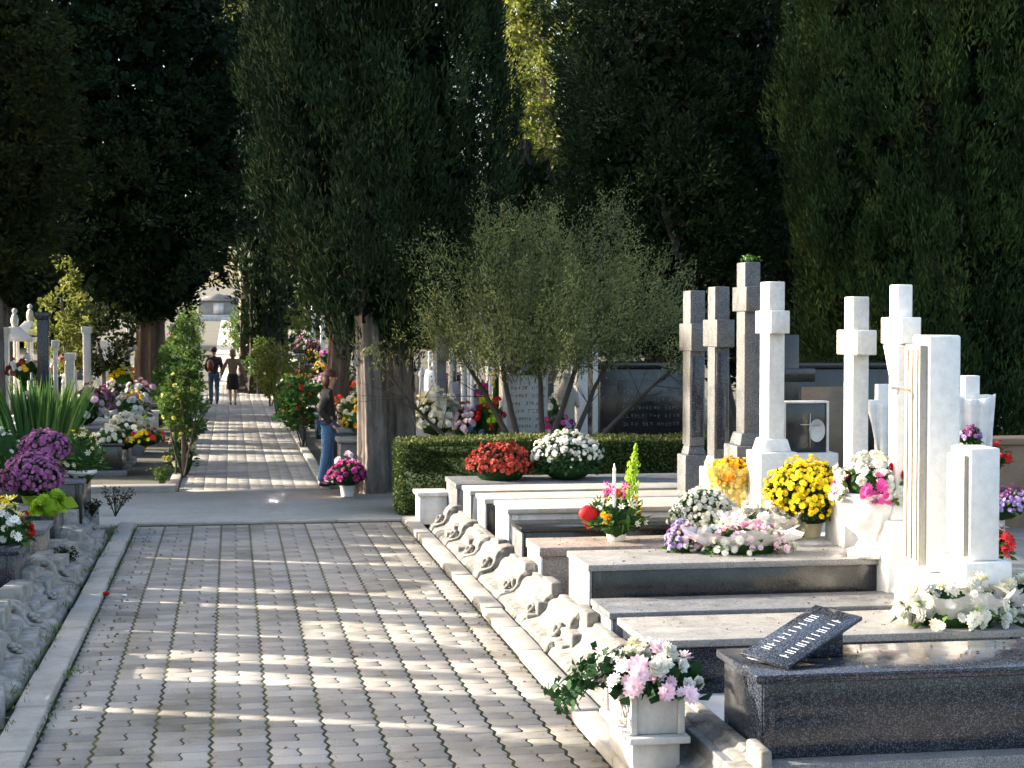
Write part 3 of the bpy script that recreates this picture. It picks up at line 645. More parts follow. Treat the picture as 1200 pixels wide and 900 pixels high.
bouquet('white gerberas with red ones below, beside the small black plaque', at(1160, 655, 11.9), .17, .30, ['pwhite', 'pwhite', 'red'], head=.05, n=40, leafn=90, styles=[T_DAISY])
bouquet('small purple and green posy hanging on the draped cross', at(1137, 520, 13.9), .10, .14, ['lilac', 'purple'], head=.028, n=40, leafn=60)
bouquet('purple heather spreading along the low wall at the right', at(1175, 600, 14.0), .36, .22, ['purple', 'lilac'], head=.022, n=260, leafn=100, ry=.25)
bouquet('red flowers on the low wall beside the big cypress', at(1163, 545, 16.0), .18, .25, ['red'], head=.035, n=50, leafn=60)
# low wall at right
p = at(1185, 600, 18.5); b = MB(); b.box(-1.1, 3, 0, .4, 0, 1.0); b.box(-1.15, 3, -.05, .45, 1.0, 1.08); tag(b.build('low_wall', M['brick'], bevel=.01, loc=(p[0]+.2, 19, 0)), 'low brown wall with flat coping under the big cypress at the right', 'wall')
# front marble planter
t = thing('marble_planter', 'white marble trough planter with moulded tray beside the kerb at the front', 'planter', (2.20, 8.97, 0))
b = MB(); b.box(-.125, .125, -.30, .30, .285, .50, taper=(-.012, -.012)); b.build('trough', M['marble_grey'], t, bevel=.006)
for sx in (-1, 1):
    for sy in (-1, 1): b = MB(); b.box(sx*.128-.018, sx*.128+.018, sy*.303-.018, sy*.303+.018, .285, .497); b.build('corner_post', M['marble_grey'], t, bevel=.004)
b = MB(); b.box(-.165, .165, -.37, .37, .245, .283); b.build('tray', M['marble_grey'], t, bevel=.008)
pr = [(-.13, .244), (-.13, .12), (-.115, .07), (-.08, .035), (-.075, -.03), (.075, -.03), (.08, .035), (.115, .07), (.13, .12), (.13, .244)]
b = MB(); b.prism(pr, -.28, .28); b.build('foot', M['marble_grey'], t, bevel=.006)
t = bouquet('pink, white and pale blue hydrangeas and white roses filling the front planter', (2.19, 8.85, .49), .31, .22, ['palepink', 'pwhite', 'palepink', 'cream', 'pwhite'], ry=.36, head=.05, n=95, green='green_dark', leafn=200, leafL=.09, leafW=.07, styles=[T_MUM, T_ROSE, T_MUM, T_ROSE], name='planter_flowers')
# trailing ivy
b = MB()
for q in range(9):
    a = np.linspace(0, 1, 9); st = np.stack([-.16-.2*a-.015*q*a, -.15+.35*rng.random()+.1*a, .12-.20*a**2+.04*rng.random()], -1); b.tube(st, .003, 4)
    P = np.repeat(st, 4, 0)+rng.standard_normal((36, 3))*.022; b.leaves(P, rng.standard_normal((36, 3)), .055, .045, fold=.2)
b.build('trailing_ivy', M['green_dark'], t)
# rubble by the planter
b = MB()
for q in range(26): b.ball((random.uniform(-.3, .25), random.uniform(-.4, .5), random.uniform(0, .05)), (random.uniform(.02, .06), random.uniform(.02, .06), random.uniform(.015, .04)), 7, 5, .12)
tag(b.build('rubble', M['carved_grey'], loc=(2.42, 9.6, 0)), 'broken stones and dry litter between the planter and the dark front tomb', 'rubble', kind='stuff')
b = MB(); b.box(-.1, 1.2, -.55, .55, 0, .11); tag(b.build('marble_step', M['marble_grey'], bevel=.008, loc=(2.58, 9.75, 0)), 'pale marble slab lying between the two front tombs', 'slab')

# on the left
mum('front purple chrysanthemum dome at the left edge', at(38, 552, 16.2, -.31), .26, 'purple', .85, .024, 'green_dark', 'pot_lime', .12, -.4)
mum('rear purple chrysanthemum dome behind the front one at the left edge', at(52, 510, 17.2, -.35), .23, 'purple', .8, .024, 'green_dark', 'pot_lime', .12, -.3)
bouquet('lime green glossy leaves under the purple chrysanthemums', at(58, 580, 16.0, -.15), .18, .18, ['lime'], head=.06, n=14, green='lime', leafn=20, leafL=.18, leafW=.12, name='lime_leaves', cat='plant')
bouquet('red carnations, yellow lilies and white daisies heaped at the left edge', at(5, 625, 15.0)[:2]+(.58,), .25, .36, ['red', 'yellow', 'pwhite', 'red', 'lightyellow'], head=.04, n=75, leafn=260, styles=[T_ROSE, T_LILY, T_DAISY])
bouquet('pink flowers lying low on the lid of the left edge tomb', at(12, 628, 15.2)[:2]+(.58,), .22, .10, ['palepink', 'magenta'], head=.035, n=30, leafn=40)
bouquet('yellow green lily arrangement standing on the stepped dark tomb', (at(97, 540, 20.0)[0], 19.8, .70), .28, .46, ['lightyellow', 'yellow', 'mred', 'cream'], head=.035, n=46, leafn=420, leafL=.14, leafW=.035, vessel='plastic_white', vr=.16, vh=.07, styles=[T_LILY])
# clump of sword leaves
b = MB()
for q in range(230):
    x = random.uniform(-.75, .65); hh = random.uniform(.7, 1.15); lean = x*.55+random.gauss(0, .12); yy = random.gauss(0, .12); w = random.uniform(.014, .024)
    v = []
    for j in range(6):
        k = j/5; ww = w*(1-k**2.5); v += [(x*.5+lean*k**1.5*.8-ww, yy, hh*k), (x*.5+lean*k**1.5*.8+ww, yy+.01, hh*k)]
    b.add(v, np.array([(2*j, 2*j+1, 2*j+3, 2*j+2) for j in range(5)]), np.full(5, random.random()))
o = b.build('sword_leaf_clump', M['blade'], loc=at(46, 510, 20.6)[:2]+(.72,)); tag(o, 'clump of tall upright sword shaped leaves behind the purple chrysanthemums', 'plant')
bouquet('white flowering branch at the far left edge beside the sword leaves', at(4, 520, 19.0, -.3), .25, .5, ['pwhite'], head=.03, n=30, leafn=160)

# beyond the street, left: heaps on the low tombs
bouquet('rounded white chrysanthemum heap on the low black tomb beyond the street', at(148, 500, 28.8)[:2]+(.5,), .38, .42, ['pwhite', 'pwhite', 'cream'], head=.05, n=120, leafn=120)
bouquet('white and silver flowers at the left end of the low black tomb', at(128, 505, 28.5)[:2]+(.5,), .32, .25, ['pwhite', 'cream'], head=.05, n=60, leafn=120)
bouquet('mixed yellow, orange and white flowers at the path end of the low black tomb', at(172, 505, 28.5)[:2]+(.5,), .35, .22, ['yellow', 'orange', 'pwhite', 'red'], head=.045, n=70, leafn=110)
bouquet('small lime spray rising between the heaps on the low black tomb', at(170, 500, 28.9)[:2]+(.5,), .08, .42, ['lime'], head=.04, n=16, green='lime', leafn=60)

# ------------------------------------------------------------------ pot of pink flowers by the cypress
mum('white bucket of magenta and pink flowers at the foot of the big cypress', GZ(407, 583, 0)[:2]+(.01,), .26, 'magenta', .7, .055, 'green_dark', 'plastic_white', .22, -.2, n=42, style=T_ROSE, name='flower_bucket')
bouquet('white and silvery flowers resting behind the pink bucket', (GZ(403, 574)[0], 24.55, .15), .22, .38, ['pwhite', 'palepink'], head=.05, n=36, leafn=60)
tag(MB().box(0, .35, 0, .3, -.05, .12).build('loose_stone', M['concrete'], bevel=.02, loc=(2.28, 23.6, 0)), 'pale squared stone at the foot of the cypress by the hedge', 'stone')
# petals blown over the grave lids
n_ = 240; P = np.stack([rng.uniform(2.75, 4.9, n_), np.zeros(n_), np.zeros(n_)], -1); k_ = rng.integers(0, 5, n_)
for j, (ya, yb, zz) in enumerate(((8.3, 8.95, .669), (10.58, 11.38, .423), (11.7, 12.26, .413), (12.42, 13.15, .650), (14.48, 15.05, .513))): P[k_ == j, 1] = rng.uniform(ya, yb, (k_ == j).sum()); P[k_ == j, 2] = zz+.002
b = MB(); b.leaves(P, rng.standard_normal((n_, 3))*[1, 1, .06], .022*rng.uniform(.5, 1.5, n_), .012, fold=.2); tag(b.build('fallen_petals', M['dead_leaf']), 'brown petals and leaf scraps blown over the right hand grave lids', 'petals', kind='stuff')
# litter
P = np.array([[0, 0, .015]]); b = MB(); b.scatter(*T_ROSE, P, np.array([[0, .4, 1.0]]), .045); tag(b.build('fallen_flower', M['red'], loc=GZ(124, 700, 0)), 'red fallen flower head on the paving by the left kerb', 'flower')
b = MB(); b.ball((0, 0, .01), (.03, .02, .012), 7, 5, .2); tag(b.build('paper_scrap', M['plastic_white'], loc=GZ(146, 699, 0)), 'white paper scrap on the paving near the left kerb', 'litter')
def weeds(name, pts, label, n=30, h=.07, mat='rose_leaf'):
    b = MB()
    for (x, y, z) in pts:
        P = np.array([x, y, z])+rng.standard_normal((n, 3))*[.04, .09, .0]+[0, 0, h*.4]; b.leaves(P, rng.standard_normal((n, 3))*.5+[0, 0, 1], h*rng.uniform(.5, 1.4, n), h*.15)
    return tag(b.build(name, M[mat]), label, 'weeds', kind='stuff')
weeds('weeds', [(-1.14, random.uniform(8.5, 20.5), .01) for _ in range(28)]+[(-1.37, random.uniform(10, 20.5), .05) for _ in range(30)], 'small weeds and moss along the left kerb', 16, .05)
weeds('weeds', [(2.07, random.uniform(8.5, 20.5), .01) for _ in range(22)], 'small weeds along the foot of the right kerb', 12, .045)
weeds('moss', [(-1.13+.3335*random.randint(1, 9), random.uniform(8.8, 20.5), -.002) for _ in range(420)], 'yellow green moss tufts in the paving joints', 7, .016)
n_ = 260; P = np.stack([rng.uniform(-1.3, 2.2, n_), 9+12*rng.random(n_), np.full(n_, .004)], -1); sel = rng.random(n_) < .5; P[sel, 0] = np.where(rng.random(sel.sum()) < .5, -1.05+rng.random(sel.sum())*.2, 1.8+rng.random(sel.sum())*.25)
b = MB(); D = rng.standard_normal((n_, 3))*[1, 1, .12]; b.leaves(P, D, .035*rng.uniform(.5, 1.4, n_), .018, fold=.3); tag(b.build('fallen_leaves', M['dead_leaf']), 'small brown leaves scattered on the paved path', 'leaves', kind='stuff')
def drytuft(loc, h, n, label, mat='olive_brown'):
    b = MB()
    for q in range(n):
        e = np.array([random.gauss(0, h*.35), random.gauss(0, h*.35), h*random.uniform(.6, 1)]); a = np.linspace(0, 1, 6)[:, None]; st = a*e*[1, 1, 1]+np.stack([a[:, 0]*0, a[:, 0]*0, .1*h*np.sin(a[:, 0]*3)], -1); b.tube(st, .004, 4, cap=False)
        P = np.repeat(st[2:], 4, 0)+rng.standard_normal((16, 3))*.02; b.leaves(P, rng.standard_normal((16, 3)), .04, .02)
    return tag(b.build('dry_shrub', M[mat], loc=loc), label, 'shrub')
drytuft(GZ(135, 606, 0), .38, 14, 'wispy dry shrub on the corner of the left kerb at the cross street')
drytuft(GZ(190, 572, .0), .32, 26, 'low green rose shoots behind the pale street kerb', 'rose_leaf')
drytuft((-1.55, 16.8, .1), .2, 12, 'brown dead plant among the left carved kerb stones')
drytuft((-1.6, 20.2, .2), .2, 14, 'small dead potted plant on the end of the left carved kerb')

# ------------------------------------------------------------------ trees
def trunk(parent, pts, rad, mat='bark', lobes=7, la=.12, n=56, name='trunk'):
    pts = np.asarray(pts, float); m = 40; tt = np.linspace(0, 1, m); ti = np.linspace(0, 1, len(pts))
    P = np.stack([np.interp(tt, ti, pts[:, k]) for k in range(3)], -1); rr = np.interp(tt, ti, rad)
    th = np.linspace(0, 2*np.pi, n, endpoint=False); ph = rng.random()*6
    w = 1+la*np.sin(lobes*th[None]+ph+tt[:, None]*1.5)+la*.5*np.sin((2*lobes+3)*th[None]+tt[:, None]*3)+.02*rng.standard_normal((m, n))
    v = np.stack([P[:, 0:1]+rr[:, None]*w*np.cos(th), P[:, 1:2]+rr[:, None]*w*np.sin(th), np.repeat(P[:, 2:3], n, 1)], -1)
    i = np.arange(m-1)[:, None]*n; j = np.arange(n)[None]; k = (j+1) % n
    b = MB(); b.add(v.reshape(-1, 3), np.stack([i+j, i+k, i+n+k, i+n+j], -1).reshape(-1, 4)); return b.build(name, M[mat], parent, smooth=True)
def crown(mb, c, prof, z0, z1, ncl, rc, nl, L, W, up=.5, zs=1.0, inner=.62, sq=1.0, lump=.16, core=.6, corn=3000, coreL=.45, zvis=None):
    """clumps of leaf faces over an uneven envelope; prof gives (t, radius)"""
    pt, pr_ = zip(*prof); t = rng.random(ncl*3); rr = np.interp(t, pt, pr_); keep = rng.random(ncl*3) < rr/max(pr_); t = t[keep][:ncl]; rr = rr[keep][:ncl]; n = len(t)
    th = rng.random(n)*2*np.pi; z = z0+t*(z1-z0)
    k1, k2, k3 = rng.random(3)*6
    lm = 1+lump*np.sin(3*th+z*.9+k1)+lump*.7*np.sin(5*th-z*1.7+k2)+lump*.4*np.sin(9*th+z*3.1+k3)
    q = rng.uniform(inner, 1.02, n)**.7; rad = rr*lm*q
    C = np.stack([c[0]+rad*np.cos(th), c[1]+rad*np.sin(th)*sq, z], -1)
    out = np.stack([np.cos(th), np.sin(th), np.zeros(n)+.15], -1)
    cs = rc*rng.uniform(.6, 1.35, n)
    coarse = np.ones(n) if zvis is None else np.where(z > zvis, 0.25, 1.0)
    reps = np.maximum(3, (nl*coarse*rng.uniform(.7, 1.3, n)).astype(int)); I = np.repeat(np.arange(n), reps); N = len(I)
    d = nrm(rng.standard_normal((N, 3))+out[I]*.6)
    P = C[I]+d*cs[I][:, None]*rng.uniform(.45, 1.05, (N, 1))*[1, 1, zs]
    ax = d*(1-up)+np.array([0, 0, up])+out[I]*.25+rng.standard_normal((N, 3))*.28
    big = np.where(coarse[I] < 1, 2.0, 1.0)
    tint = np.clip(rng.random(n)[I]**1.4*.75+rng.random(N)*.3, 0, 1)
    mb.leaves(P, ax, L*big*rng.uniform(.6, 1.4, N), W*big*rng.uniform(.7, 1.3, N), tint)
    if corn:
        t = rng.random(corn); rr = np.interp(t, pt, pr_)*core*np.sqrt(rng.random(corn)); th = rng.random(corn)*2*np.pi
        P = np.stack([c[0]+rr*np.cos(th), c[1]+rr*np.sin(th)*sq, z0+t*(z1-z0)], -1); mb.leaves(P, rng.standard_normal((corn, 3)), coreL, coreL*.7, np.zeros(corn))  # core leaves take the darkest tint, painting shade into the crown's depth
    return mb
def limbs(parent, z0, z1, r, n, mat='bark', c=(0, 0)):
    b = MB()
    for k in range(n):
        a = random.uniform(0, 6.28); z = random.uniform(z0, z1); e = r*random.uniform(.5, .95)
        s = np.linspace(0, 1, 7)[:, None]; P = np.array([c[0], c[1], z])+s*[e*math.cos(a), e*math.sin(a), e*.9]+np.stack([0*s[:, 0], 0*s[:, 0], -.25*np.sin(s[:, 0]*3)], -1); b.tube(P, np.linspace(.06, .012, 7), 7)
    return b.build('limb', M[mat], parent)

# big cypress in the middle, two fused trunks
bx = GY(440, 500, 24.5)[0]
t = thing('cypress_tree', 'big dense cypress with two fluted grey trunks right of the far path', 'tree', (bx, 24.5, 0))
trunk(t, [(-.07, 0, -.1), (-.04, 0, .5), (-.06, 0, 1.6), (-.12, 0, 3), (-.1, 0, 6)], [.26, .2, .185, .17, .15], lobes=6)
trunk(t, [(.42, .35, -.1), (.38, .35, .6), (.35, .35, 1.8), (.3, .35, 3), (.2, .3, 6)], [.29, .235, .22, .2, .16], lobes=7)
cx = GY(450, 300, 24.5)[0]-bx
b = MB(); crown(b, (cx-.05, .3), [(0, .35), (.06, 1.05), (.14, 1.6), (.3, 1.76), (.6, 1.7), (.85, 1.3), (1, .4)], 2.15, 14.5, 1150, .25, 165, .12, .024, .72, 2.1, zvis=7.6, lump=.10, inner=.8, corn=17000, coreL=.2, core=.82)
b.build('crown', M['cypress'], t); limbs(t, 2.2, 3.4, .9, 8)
# round dark conifer left
bx = GY(175, 470, 46)[0]
t = thing('conifer_tree', 'broad round dark conifer on a single brown trunk left of the far path', 'tree', (bx, 46, 0))
trunk(t, [(0, 0, -.1), (.02, 0, 1), (.05, 0, 2.6), (0, 0, 8)], [.48, .36, .33, .2], 'bark_red')
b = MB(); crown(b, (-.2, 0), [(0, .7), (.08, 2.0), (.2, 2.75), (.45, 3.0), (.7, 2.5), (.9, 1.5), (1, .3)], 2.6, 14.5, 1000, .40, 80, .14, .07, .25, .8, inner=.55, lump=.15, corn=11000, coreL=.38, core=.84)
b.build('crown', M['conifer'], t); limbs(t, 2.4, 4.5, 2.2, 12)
# narrow dark cypress far beside the path
bx = GY(306, 400, 58)[0]
t = thing('cypress_tree', 'dark slender cypress with thick fluted base beyond the walking couple', 'tree', (bx, 58, gz(58)))
trunk(t, [(0, 0, -.1), (0, 0, 1), (0, 0, 3.5), (0, 0, 7)], [.85, .66, .6, .3], 'bark_dark', lobes=9, la=.16)
trunk(t, [(.55, -.1, -.1), (.5, 0, 1), (.5, 0, 3.5), (.2, 0, 7)], [.45, .36, .36, .2], 'bark_dark', lobes=6, la=.16)
b = MB(); crown(b, (0.1, 0), [(0, .7), (.1, .85), (.4, 1.25), (.75, 1.2), (1, .3)], 2.0, 13, 330, .45, 45, .24, .08, .6, 1.8, corn=1500, core=.7)
b.build('crown', M['conifer'], t)
# second cypress behind the first with sunlit trunk
bx = GY(396, 450, 37)[0]
t = thing('cypress_tree', 'cypress with a leaning sunlit brown trunk behind the person in the black jacket', 'tree', (bx, 37, 0))
trunk(t, [(-.1, 0, -.1), (-.04, 0, .8), (.08, 0, 2.4), (.2, 0, 6)], [.30, .24, .22, .15], 'bark_red')
b = MB(); crown(b, (.4, 0), [(0, .6), (.15, 1.5), (.5, 1.7), (.85, 1.3), (1, .3)], 3.1, 13, 420, .4, 45, .2, .07, .5, 1.5, corn=1500, core=.7)
b.build('crown', M['conifer'], t)
# big trees right
bx = GY(800, 400, 33)[0]
t = thing('conifer_tree', 'huge dark conifer behind the feathery shrub and grey crosses', 'tree', (bx+.15, 34, 0))
trunk(t, [(0, 0, -.1), (.1, 0, 1.5), (.3, 0, 3), (.2, 0, 9)], [.45, .35, .3, .2]); trunk(t, [(.9, -1.2, -.1), (.55, -1.2, 1.6), (-.1, -1.2, 3.3), (-.6, -.8, 5)], [.16, .13, .10, .06])
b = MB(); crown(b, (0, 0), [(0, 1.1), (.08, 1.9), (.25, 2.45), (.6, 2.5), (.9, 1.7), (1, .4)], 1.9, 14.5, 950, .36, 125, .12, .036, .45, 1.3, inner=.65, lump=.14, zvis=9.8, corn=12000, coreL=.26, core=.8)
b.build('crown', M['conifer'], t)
bx = GY(1100, 400, 27)[0]
t = thing('cypress_tree', 'wide cypress with bright green vertical sprays filling the right edge', 'tree', (bx, 27, 0))
trunk(t, [(0, 0, -.1), (0, 0, 2), (0, 0, 9)], [.5, .4, .2])
b = MB(); crown(b, (0, 0), [(0, 1.7), (.08, 2.15), (.3, 2.35), (.6, 2.25), (.9, 1.4), (1, .3)], .45, 13.5, 1400, .25, 165, .125, .025, .76, 2.3, zvis=8.2, lump=.10, inner=.8, corn=17000, coreL=.2, core=.84)
b.build('crown', M['cypress_b'], t)
# right edge extra cypress
bx = GY(1230, 400, 30)[0]
t = thing('cypress_tree', 'dark cypress cut by the right edge of the view, behind the wide one', 'tree', (bx+.3, 31, 0))
trunk(t, [(0, 0, -.1), (0, 0, 2), (0, 0, 9)], [.4, .3, .2])
b = MB(); crown(b, (0, 0), [(0, 1.4), (.1, 2.0), (.5, 2.2), (.9, 1.4), (1, .3)], .8, 14, 700, .42, 50, .2, .06, .6, 1.9, corn=3500, coreL=.38, core=.8)
b.build('crown', M['cypress'], t)
# cypress behind gap between crowns right-centre
for (u_, Y_, w_, lab, z0_) in ((592, 84, 2.6, 'tall dark conifer far behind the gap right of the big cypress', 2.0), (294, 90, 3.0, 'tall dark conifer far behind the gap left of the big cypress', 5.5), (915, 39, 2.3, 'dark cypress standing in the gap behind the tall white crosses', 1.2), (1010, 40, 2.2, 'dark cypress behind the wide bright one', 1.0), (615, 42, 1.5, 'dark low cypress behind the feathery shrub', 2.2), (770, 41, 2.2, 'dark cypress behind the huge conifer on its left', 1.8)):
    bx = GY(u_, 400, Y_)[0]; t = thing('cypress_tree', lab, 'tree', (bx, Y_, 0)); t.location[2] = gz(Y_); trunk(t, [(0, 0, -.1), (0, 0, 2), (0, 0, 7)], [.35, .28, .15])
    top = 6.2 if u_ == 615 else 13 if Y_ < 60 else 21
    b = MB(); crown(b, (0, 0), [(0, w_*.55), (.12, w_*.85), (.5, w_), (.85, w_*.7), (1, .3)], z0_, top, 420, .5, 45, .24, .08, .5, 1.4, corn=2500, coreL=.45, core=.85); b.build('crown', M['conifer'], t)
# olive-brown tree at left edge
bx = GY(10, 400, 34)[0]
t = thing('yew_tree', 'olive brown drooping tree cut by the left edge of the view', 'tree', (bx-.35, 34, 0))
trunk(t, [(0, 0, -.1), (0, 0, 2.2), (0, 0, 7)], [.3, .25, .15])
b = MB(); crown(b, (0, 0), [(0, .5), (.1, 1.1), (.35, 1.45), (.55, 1.75), (.8, 1.3), (1, .5)], 3.0, 9.8, 520, .36, 44, .15, .06, .1, .8, corn=1800, coreL=.35, core=.75)
b.build('crown', M['olive_brown'], t)
bx = GY(0, 400, 50)[0]
t = thing('conifer_tree', 'dark conifer deep in the left background', 'tree', (bx-.2, 52, 0))
trunk(t, [(0, 0, -.1), (0, 0, 2.2), (0, 0, 7)], [.4, .3, .15])
b = MB(); crown(b, (0, 0), [(0, 1.0), (.15, 2.3), (.5, 2.6), (.85, 1.7), (1, .4)], 3.0, 12.4, 480, .5, 42, .22, .09, .25, .9, corn=2500, coreL=.5, core=.8)
b.build('crown', M['conifer'], t)
# small sunlit yellow tree at left
bx = GY(78, 400, 38)[0]
t = thing('young_tree', 'small sunlit yellow green tree in front of the left monuments', 'tree', (bx, 38, 0))
trunk(t, [(0.05, 0, -.1), (0, 0, 1.5), (-.1, 0, 3)], [.06, .05, .03], n=14)
b = MB(); crown(b, (0, 0), [(0, .25), (.2, .6), (.45, .6), (.7, .3), (.9, .15), (1, .1)], 1.45, 3.85, 62, .17, 34, .11, .08, .1, .9, inner=.2, corn=0)
b.build('crown', M['far_leaf'], t)
b = MB(); t = thing('young_tree', 'low dark yellow green shrub under the round conifer at its left', 'tree', (GY(120, 400, 40)[0], 40, 0))
crown(b, (0, 0), [(0, .3), (.4, .8), (1, .4)], 1.3, 2.8, 70, .2, 34, .11, .08, .1, .9, inner=.2, corn=0); b.build('crown', M['olive_brown'], t)
trunk(t, [(0.05, 0, -.1), (0, 0, 1.5), (-.1, 0, 2)], [.06, .05, .03], n=14)
# far sunlit trees seen through the gaps
def far_tree(lab, u_, Y_, w, z0, z1, n=300):
    bx = GY(u_, 300, Y_)[0]; t = thing('broadleaf_tree', lab, 'tree', (bx, Y_, gz(Y_)), 0, 'sunlit trees far behind the cypresses'); trunk(t, [(0, 0, -.1), (0, 0, z0), (0, 0, z1*.8)], [.4, .3, .1], n=16)
    b = MB(); crown(b, (0, 0), [(0, w*.5), (.3, w), (.7, w*.85), (1, w*.3)], z0, z1, n, .55, 44, .24, .14, .15, .9, inner=.3, corn=0, lump=.2); b.build('crown', M['far_leaf'], t)
far_tree('tall sunlit yellow green tree showing above the feathery shrub between two dark crowns', 638, 66, 1.9, 6.2, 20, 420)
far_tree('sunlit tree glimpsed between the round conifer and the big cypress', 290, 79, 1.9, 9, 17, 170)
for i, (x, y, w) in enumerate([(-27, 96, 4), (-21, 92, 4.2), (-15, 98, 4), (-10.5, 94, 3.4), (6.5, 98, 3), (10.5, 92, 4), (17, 96, 4.4), (25, 92, 4.6), (34, 95, 5)]):
    t = thing('conifer_tree', '%s dark background conifer from the left, behind all the graves' % ORD[i], 'tree', (x, y, gz(y)), 0, 'dark conifers behind all the graves'); trunk(t, [(0, 0, -.1), (0, 0, 2), (0, 0, 8)], [.4, .3, .1], n=14)
    b = MB(); crown(b, (0, 0), [(0, w*.75), (.2, w), (.6, w*.8), (1, w*.2)], .4, 4.2 if x < 3 else 11, 260, .9, 34, .5, .24, .3, 1, inner=.3, corn=900, coreL=.8, core=.85); b.build('crown', M['conifer'], t)
# pines added outside the left of the view to shade the tall crowns
for i, (x, y) in enumerate([(-13.5, 31), (-14.5, 38), (-13.5, 45), (-15.5, 52.5), (-23, 60)]):
    t = thing('shade_pine', '%s added unseen shade pine left of the graves, counted away from the camera' % ORD[i], 'tree', (x, y, 0), 0, 'added shade pines beyond the left graves')
    trunk(t, [(0, 0, -.1), (0, 0, 5), (0, 0, 11)], [.4, .35, .2], n=20)
    b = MB(); crown(b, (0, 0), [(0, 2.6), (.2, 3.9), (.6, 4.0), (1, 1.4)], 8.4, 19, 260, 1.0, 34, .7, .4, .2, .8, inner=.1, corn=700, coreL=1.1, core=.9); b.build('crown', M['conifer'], t)

# feathery multi-stem shrub behind the hedge
bx, by = GY(628, 520, 23.6)[0], 23.6
t = thing('feathery_shrub', 'feathery grey green shrub tree with many dark stems behind the hedge', 'shrub', (bx, by, 0))
sb = MB(); lf = MB(); LP = []; LD = []
def curve(p, d, L, n, droop=0, wob=.15):
    pts = [np.array(p, float)]; d = np.array(d, float)
    for i in range(n):
        d = d+rng.standard_normal(3)*wob*.35+np.array([0, 0, droop]); d = d/np.linalg.norm(d); pts.append(pts[-1]+d*L/n)
    return np.array(pts), d
angs = [(-1.05, .9), (-.7, 1.05), (-.3, 1.15), (0, 1.2), (.35, 1.2), (.7, 1.05), (1.05, .95)]
for k, (a, s_) in enumerate(angs):
    yy = random.uniform(-.5, .5)
    top = 3.5 if abs(a) < .6 else 3.35
    st, d = curve((random.gauss(0, .07), random.gauss(0, .07), 0), (math.sin(a)*1.0, yy*.7, math.cos(a)+.35), top*s_*random.uniform(.85, 1.02), 12, .012)
    sb.tube(st, np.linspace(.058, .008, 13), 7)
    for q in range(26):
        i = random.randint(6, 12); f0 = st[i]; side = rng.standard_normal(3); dd = (st[i]-st[i-1]); dd = dd/np.linalg.norm(dd)+side*.75+[0, 0, .1]
        L = random.uniform(.45, .95)*(1.15-.4*(i/12)); br, d2 = curve(f0, dd/np.linalg.norm(dd), L, 6, .02); sb.tube(br, np.linspace(.008, .002, 7), 4, cap=False)
        for w in range(7):
            j = random.randint(1, 6); tw, _ = curve(br[j], nrm(rng.standard_normal(3)+(br[j]-br[j-1])*8), random.uniform(.12, .3), 4)
            for p_ in tw[1:]:
                for _ in range(6): LP.append(p_+rng.standard_normal(3)*.03); LD.append(rng.standard_normal(3)+[0, 0, .6])
LP = np.array(LP); LD = np.array(LD); keep = (LP[:, 2] > rng.uniform(1.6, 2.3, len(LP))) & (rng.random(len(LP)) < .55); LP = LP[keep]; LD = LD[keep]
ns = 1250; q_ = nrm(rng.standard_normal((ns, 3))); q_[:, 2] = np.abs(q_[:, 2]); ph_ = np.arctan2(q_[:, 1], q_[:, 0])
lobe = 1+.13*np.sin(5*q_[:, 0]*3+1)+.10*np.sin(9*q_[:, 0]+4*q_[:, 2])
cc = q_*(rng.random((ns, 1))**.42)*np.array([2.1, 1.25, 2.15])*lobe[:, None]+[0.05, 0, 2.0]
cc[:, 2] += .12*np.abs(cc[:, 0])-.1
dr = nrm(cc-[0, 0, .2]+rng.standard_normal((ns, 3))*.35)
for i in range(0, ns, 3): sb.tube([cc[i]-dr[i]*.45, cc[i], cc[i]+dr[i]*.2], [.005, .003, .001], 4, cap=False)
I = np.repeat(np.arange(ns), 46); tt = rng.uniform(-.32, .28, len(I)); SP = cc[I]+dr[I]*tt[:, None]+rng.standard_normal((len(I), 3))*.05
lf.leaves(SP, dr[I]+rng.standard_normal((len(I), 3))*.7, .05*rng.uniform(.6, 1.5, len(I)), .016, np.clip(rng.random(ns)[I]*.6+rng.random(len(I))*.4, 0, 1))
lf.leaves(LP, LD, .055*rng.uniform(.6, 1.5, len(LP)), .018)
sb.build('stems', M['twig'], t); lf.build('crown', M['wisp'], t)

# hedge
b = MB(); hx0, hx1, hy0, hy1, hz = 2.12, 7.05, 21.45, 22.35, .93
N = 42000; f_ = rng.random(N); P = np.zeros((N, 3)); D = np.zeros((N, 3))
xx = rng.uniform(hx0, hx1, N); yy = rng.uniform(hy0, hy1, N); zz = rng.uniform(.02, hz, N)
s1 = f_ < .45; s2 = (f_ >= .45) & (f_ < .85); s3 = (f_ >= .85) & (f_ < .95); s4 = f_ >= .95
P[s1] = np.stack([xx, np.full(N, hy0), zz], -1)[s1]; D[s1] = (0, -1, .2)
P[s2] = np.stack([xx, yy, np.full(N, hz)], -1)[s2]; D[s2] = (0, 0, 1)
P[s3] = np.stack([np.full(N, hx0), yy, zz], -1)[s3]; D[s3] = (-1, 0, .2)
P[s4] = np.stack([np.full(N, hx1), yy, zz], -1)[s4]; D[s4] = (1, 0, .2)
P += rng.standard_normal((N, 3))*.018; P[:, 2] += .015*np.sin(P[:, 0]*2.1)+.01*np.sin(P[:, 0]*5.3)
P[:, 2] -= np.clip(P[:, 0]-6.3, 0, 1)*.18*(P[:, 2]/hz)
P[:, 1] += .02*np.sin(P[:, 0]*3.3+P[:, 2]*4)
tint = np.clip(np.where(s2, rng.uniform(.35, 1, N), rng.uniform(0, .75, N)), 0, 1)  # top leaves drawn from paler tints, sunlight worked into their colour
b.leaves(P, D+rng.standard_normal((N, 3))*.7, .045, .026, tint)
